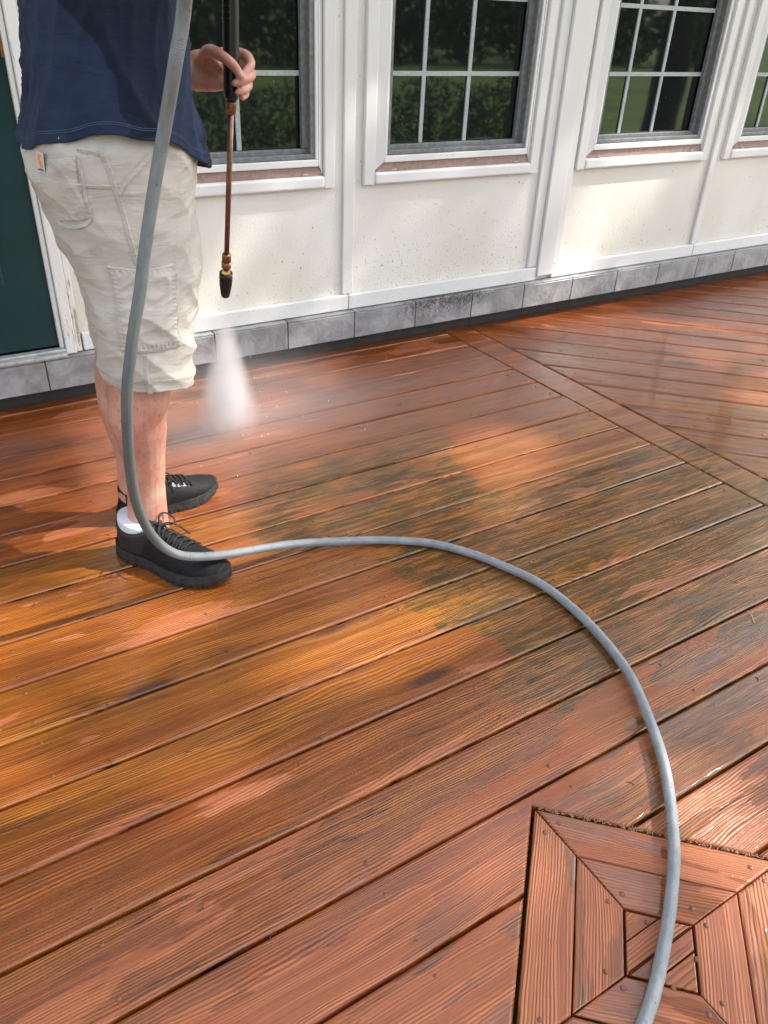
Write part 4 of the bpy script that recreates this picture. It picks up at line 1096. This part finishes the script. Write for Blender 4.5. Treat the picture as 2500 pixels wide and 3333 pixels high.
# ------------------------------------------------------------------ garden seen in the window glass, and the tree that dapples the deck
def leaf_material(name, a, b):
    t = NT(name); r = t.noise(t.pos(), 1.7, 3.)
    t.set(color=t.mix(t.ramp(r, .3, .7), a, b), rough=.55)
    t.b.inputs['Transmission Weight'].default_value = 0
    return t.m
MAT['leaf'] = leaf_material('leaf_green', (.030, .065, .012), (.065, .12, .022))
MAT['leaf2'] = leaf_material('leaf_dark_green', (.018, .040, .010), (.11, .18, .04))
MAT['bark'] = simple('grey_bark', (.06, .048, .036), .9, nscale=6, bscale=14, bdist=.03)
rt_ = random.Random(5)
def leaves(bm, c, r, n, s, keep=None, rnd=rt_):
    for _ in range(n):
        for _t in range(8):
            v = Vector((rnd.uniform(-1, 1), rnd.uniform(-1, 1), rnd.uniform(-1, 1)))
            if v.length <= 1: break
        p = Vector((c[0]+v.x*r[0], c[1]+v.y*r[1], c[2]+v.z*r[2]))
        if keep and not keep(p): continue
        a = Vector((rnd.gauss(0, 1), rnd.gauss(0, 1), rnd.gauss(0, 1))).normalized(); b = a.orthogonal().normalized(); k = s*rnd.uniform(.6, 1.3)
        vs_ = [bm.verts.new(p+a*k), bm.verts.new(p+b*k*.5), bm.verts.new(p-a*k), bm.verts.new(p-b*k*.5)]
        bm.faces.new(vs_)
def tree(name, x, y, h, r, label, cat, mat='leaf', n=1700, s=.16, group=None, low=.28):
    root = empty(name, (x, y, -.75), label=label, cat=cat, group=group)
    bm = bmesh.new()
    sweep(bm, catmull([(x, y, -.75), (x+.1, y, h*.3), (x-.1, y+.1, h*.6), (x, y, h*.85)], 5), [.03*h*(1-.055*i) for i in range(16)], 10)
    for k in range(7):
        a = k*2.4; z = h*(low+.08*k); L = r*.8
        sweep(bm, [(x, y, z), (x+L*.5*math.cos(a), y+L*.5*math.sin(a), z+L*.25), (x+L*math.cos(a), y+L*math.sin(a), z+L*.5)], [.012*h, .008*h, .003*h], 7)
    link('trunk', fin(bm, 'trunk'), MAT['bark'], root, smooth=True)
    bm = bmesh.new()
    for k in range(16):
        a = rt_.uniform(0, 2*PI); q = rt_.uniform(.1, .75)*r; z = h*rt_.uniform(low+.1, .95)
        rr = r*rt_.uniform(.28, .5)
        leaves(bm, (x+q*math.cos(a), y+q*math.sin(a), z), (rr, rr, rr*.75), n//16, s)
    link('crown', fin(bm, 'crown'), MAT[mat], root)
    return root
tl = ['tall leafy tree standing on the lawn, seen only in the window glass']
for i, (x, y, h, r) in enumerate([(2, -26, 11, 4.5), (9, -24, 12, 4.6), (15, -27, 10, 4.4), (21, -23, 12, 4.8), (27, -26, 11, 4.6), (33, -22, 12, 5), (12, -34, 14, 5.5), (24, -35, 14, 5.5), (4, -36, 14, 5.5), (38, -30, 13, 5), (-5, -30, 12, 5), (46, -26, 12, 5)]):
    tree('tree', x, y-5, h, r, tl[0], 'tree', 'leaf2', group='trees beyond the lawn', low=.16)
for i, (x, y) in enumerate([(-1.5, -4.3), (.2, -4.0), (1.8, -4.4), (3.5, -4.1), (5.1, -4.5), (6.8, -4.2), (8.4, -4.5)]):
    root = empty('shrub', (x, y, -.75), label='low rounded shrub at the foot of the deck, seen only in the window glass', cat='shrub', group='shrubs along the deck')
    bm = bmesh.new(); sweep(bm, [(x, y, -.75), (x, y, .1)], [.04, .02], 7); link('trunk', fin(bm, 'trunk'), MAT['bark'], root)
    bm = bmesh.new(); leaves(bm, (x, y, -.25), (1.0, .6, .72), 3200, .034); link('crown', fin(bm, 'crown'), MAT['leaf2'], root)
for i in range(15):
    x, y = -4+3.2*i, -26.5+rt_.uniform(-.8, .8)
    root = empty('bush', (x, y, -.75), label='dark woodland bush edging the far side of the lawn, seen only in the window glass', cat='bush', group='bushes at the edge of the lawn')
    bm = bmesh.new(); sweep(bm, [(x, y, -.75), (x, y, 1.2)], [.07, .03], 7); link('trunk', fin(bm, 'trunk'), MAT['bark'], root)
    bm = bmesh.new(); leaves(bm, (x, y, .9), (2.3, 1.2, 1.8), 1500, .16); link('crown', fin(bm, 'crown'), MAT['leaf2'], root)
# the shade tree between the deck and the sun, gaps shaped into its unseen crown for the sun patches
SUN_GAPS = [((1.55, 1.70), .26, .2), ((1.35, 1.45), .12, .10), ((.80, 1.12), .38, .14), ((.98, .42), .15, .24), ((.30, .95), .10, .07), ((1.9, .85), .2, .1), ((.62, .55), .12, .1), ((2.75, 1.6), .2, .1)]
def keep(p):
    t_ = p.z/sdir.z; x = p.x-sdir.x*t_; y = p.y-sdir.y*t_
    for (c, a, b) in SUN_GAPS:
        if ((x-c[0])/a)**2+((y-c[1])/b)**2 < 1: return False
    return True
c0 = Vector((1.5, 1.3, 0))+sdir*9.0
root = empty('shade_tree', (10.2, -3.2, -.75), label='broad shade tree beside the deck that throws the dappled light', cat='tree')
bm = bmesh.new()
sweep(bm, catmull([(10.2, -3.2, -.75), (10.1, -3.1, 2), (9.6, -2.6, 4.2), (8.6, -1.6, 6.0), (c0.x, c0.y, c0.z)], 5), [.26*(1-.04*i) for i in range(21)], 12)
for k in range(9):
    a = k*.7; e = Vector((c0.x+2.6*math.cos(a), c0.y+2.6*math.sin(a), c0.z+.4*math.sin(k)))
    if keep(e): sweep(bm, [(9.0, -2.1, 5.2), tuple((Vector((9, -2.1, 5.2))+e)/2+Vector((0, 0, .4))), tuple(e)], [.08, .05, .015], 7)
link('trunk', fin(bm, 'trunk'), MAT['bark'], root, smooth=True)
bm = bmesh.new(); rc = random.Random(21)
for k in range(92):
    a = rc.uniform(0, 2*PI); q = 3.9*math.sqrt(rc.random())
    rr = rc.uniform(.45, .8)
    leaves(bm, (c0.x+q*math.cos(a), c0.y+q*math.sin(a), c0.z+rc.uniform(-.7, .9)), (rr, rr, rr*.6), 400, .085, keep, rc)
link('crown', fin(bm, 'crown'), MAT['leaf'], root)
# mossy fringe where the boards meet the medallion
bm = bmesh.new(); rm = random.Random(8)
for k in range(240):
    q = rm.random(); x = MCX+q*MR; y = MCY+MR-q*MR; o_ = rm.uniform(.001, .007)
    c = Vector((x+o_, y+o_, -.002)); v = Vector((rm.uniform(-1, 1), rm.uniform(-1, 1), rm.uniform(.3, 1)))*.0026
    sweep(bm, [c-v, c+v], [.0008, .0005], 4)
link('moss_fringe', fin(bm, 'moss_fringe'), simple('dry_moss', (.36, .27, .18), .9), deck, kind='stuff')
# litter on the boards
bm = bmesh.new()
for _ in range(90):
    x, y = rd.uniform(-.1, 3.6), rd.uniform(.5, 2.6); a = rd.uniform(0, PI); L = rd.uniform(.004, .014); s = .0007
    pts = [(x, y, .0015), (x+L*math.cos(a), y+L*math.sin(a), .0025), (x+1.7*L*math.cos(a+.5), y+1.7*L*math.sin(a+.5), .0015)]
    sweep(bm, pts, s, 4)
link('plant_litter', fin(bm, 'plant_litter'), simple('brown_litter', (.05, .03, .015), .8), None, kind='stuff', label='scattered bits of twig and seed lying on the wet boards', cat='litter')
bm = bmesh.new(); sweep(bm, [(1.548, .735, .002), (1.566, .757, .004), (1.572, .775, .002)], [.0008, .0012, .0006], 5)
tag(link('dry_stem', fin(bm, 'dry_stem'), simple('straw', (.55, .42, .18), .7), None), 'short straw-coloured stem lying on the boards right of the hose', 'stem')
bm = bmesh.new(); v = [bm.verts.new(c) for c in ((3.40, 1.99, .002), (3.43, 1.975, .008), (3.465, 1.985, .006), (3.47, 2.0, .002), (3.43, 2.01, .010))]
bm.faces.new((v[0], v[1], v[4])); bm.faces.new((v[1], v[2], v[4])); bm.faces.new((v[2], v[3], v[4]))
tag(link('fallen_leaf', fin(bm, 'fallen_leaf'), simple('dry_leaf', (.42, .27, .11), .7), None), 'small curled dry leaf on the diagonal boards near the far right edge', 'leaf')
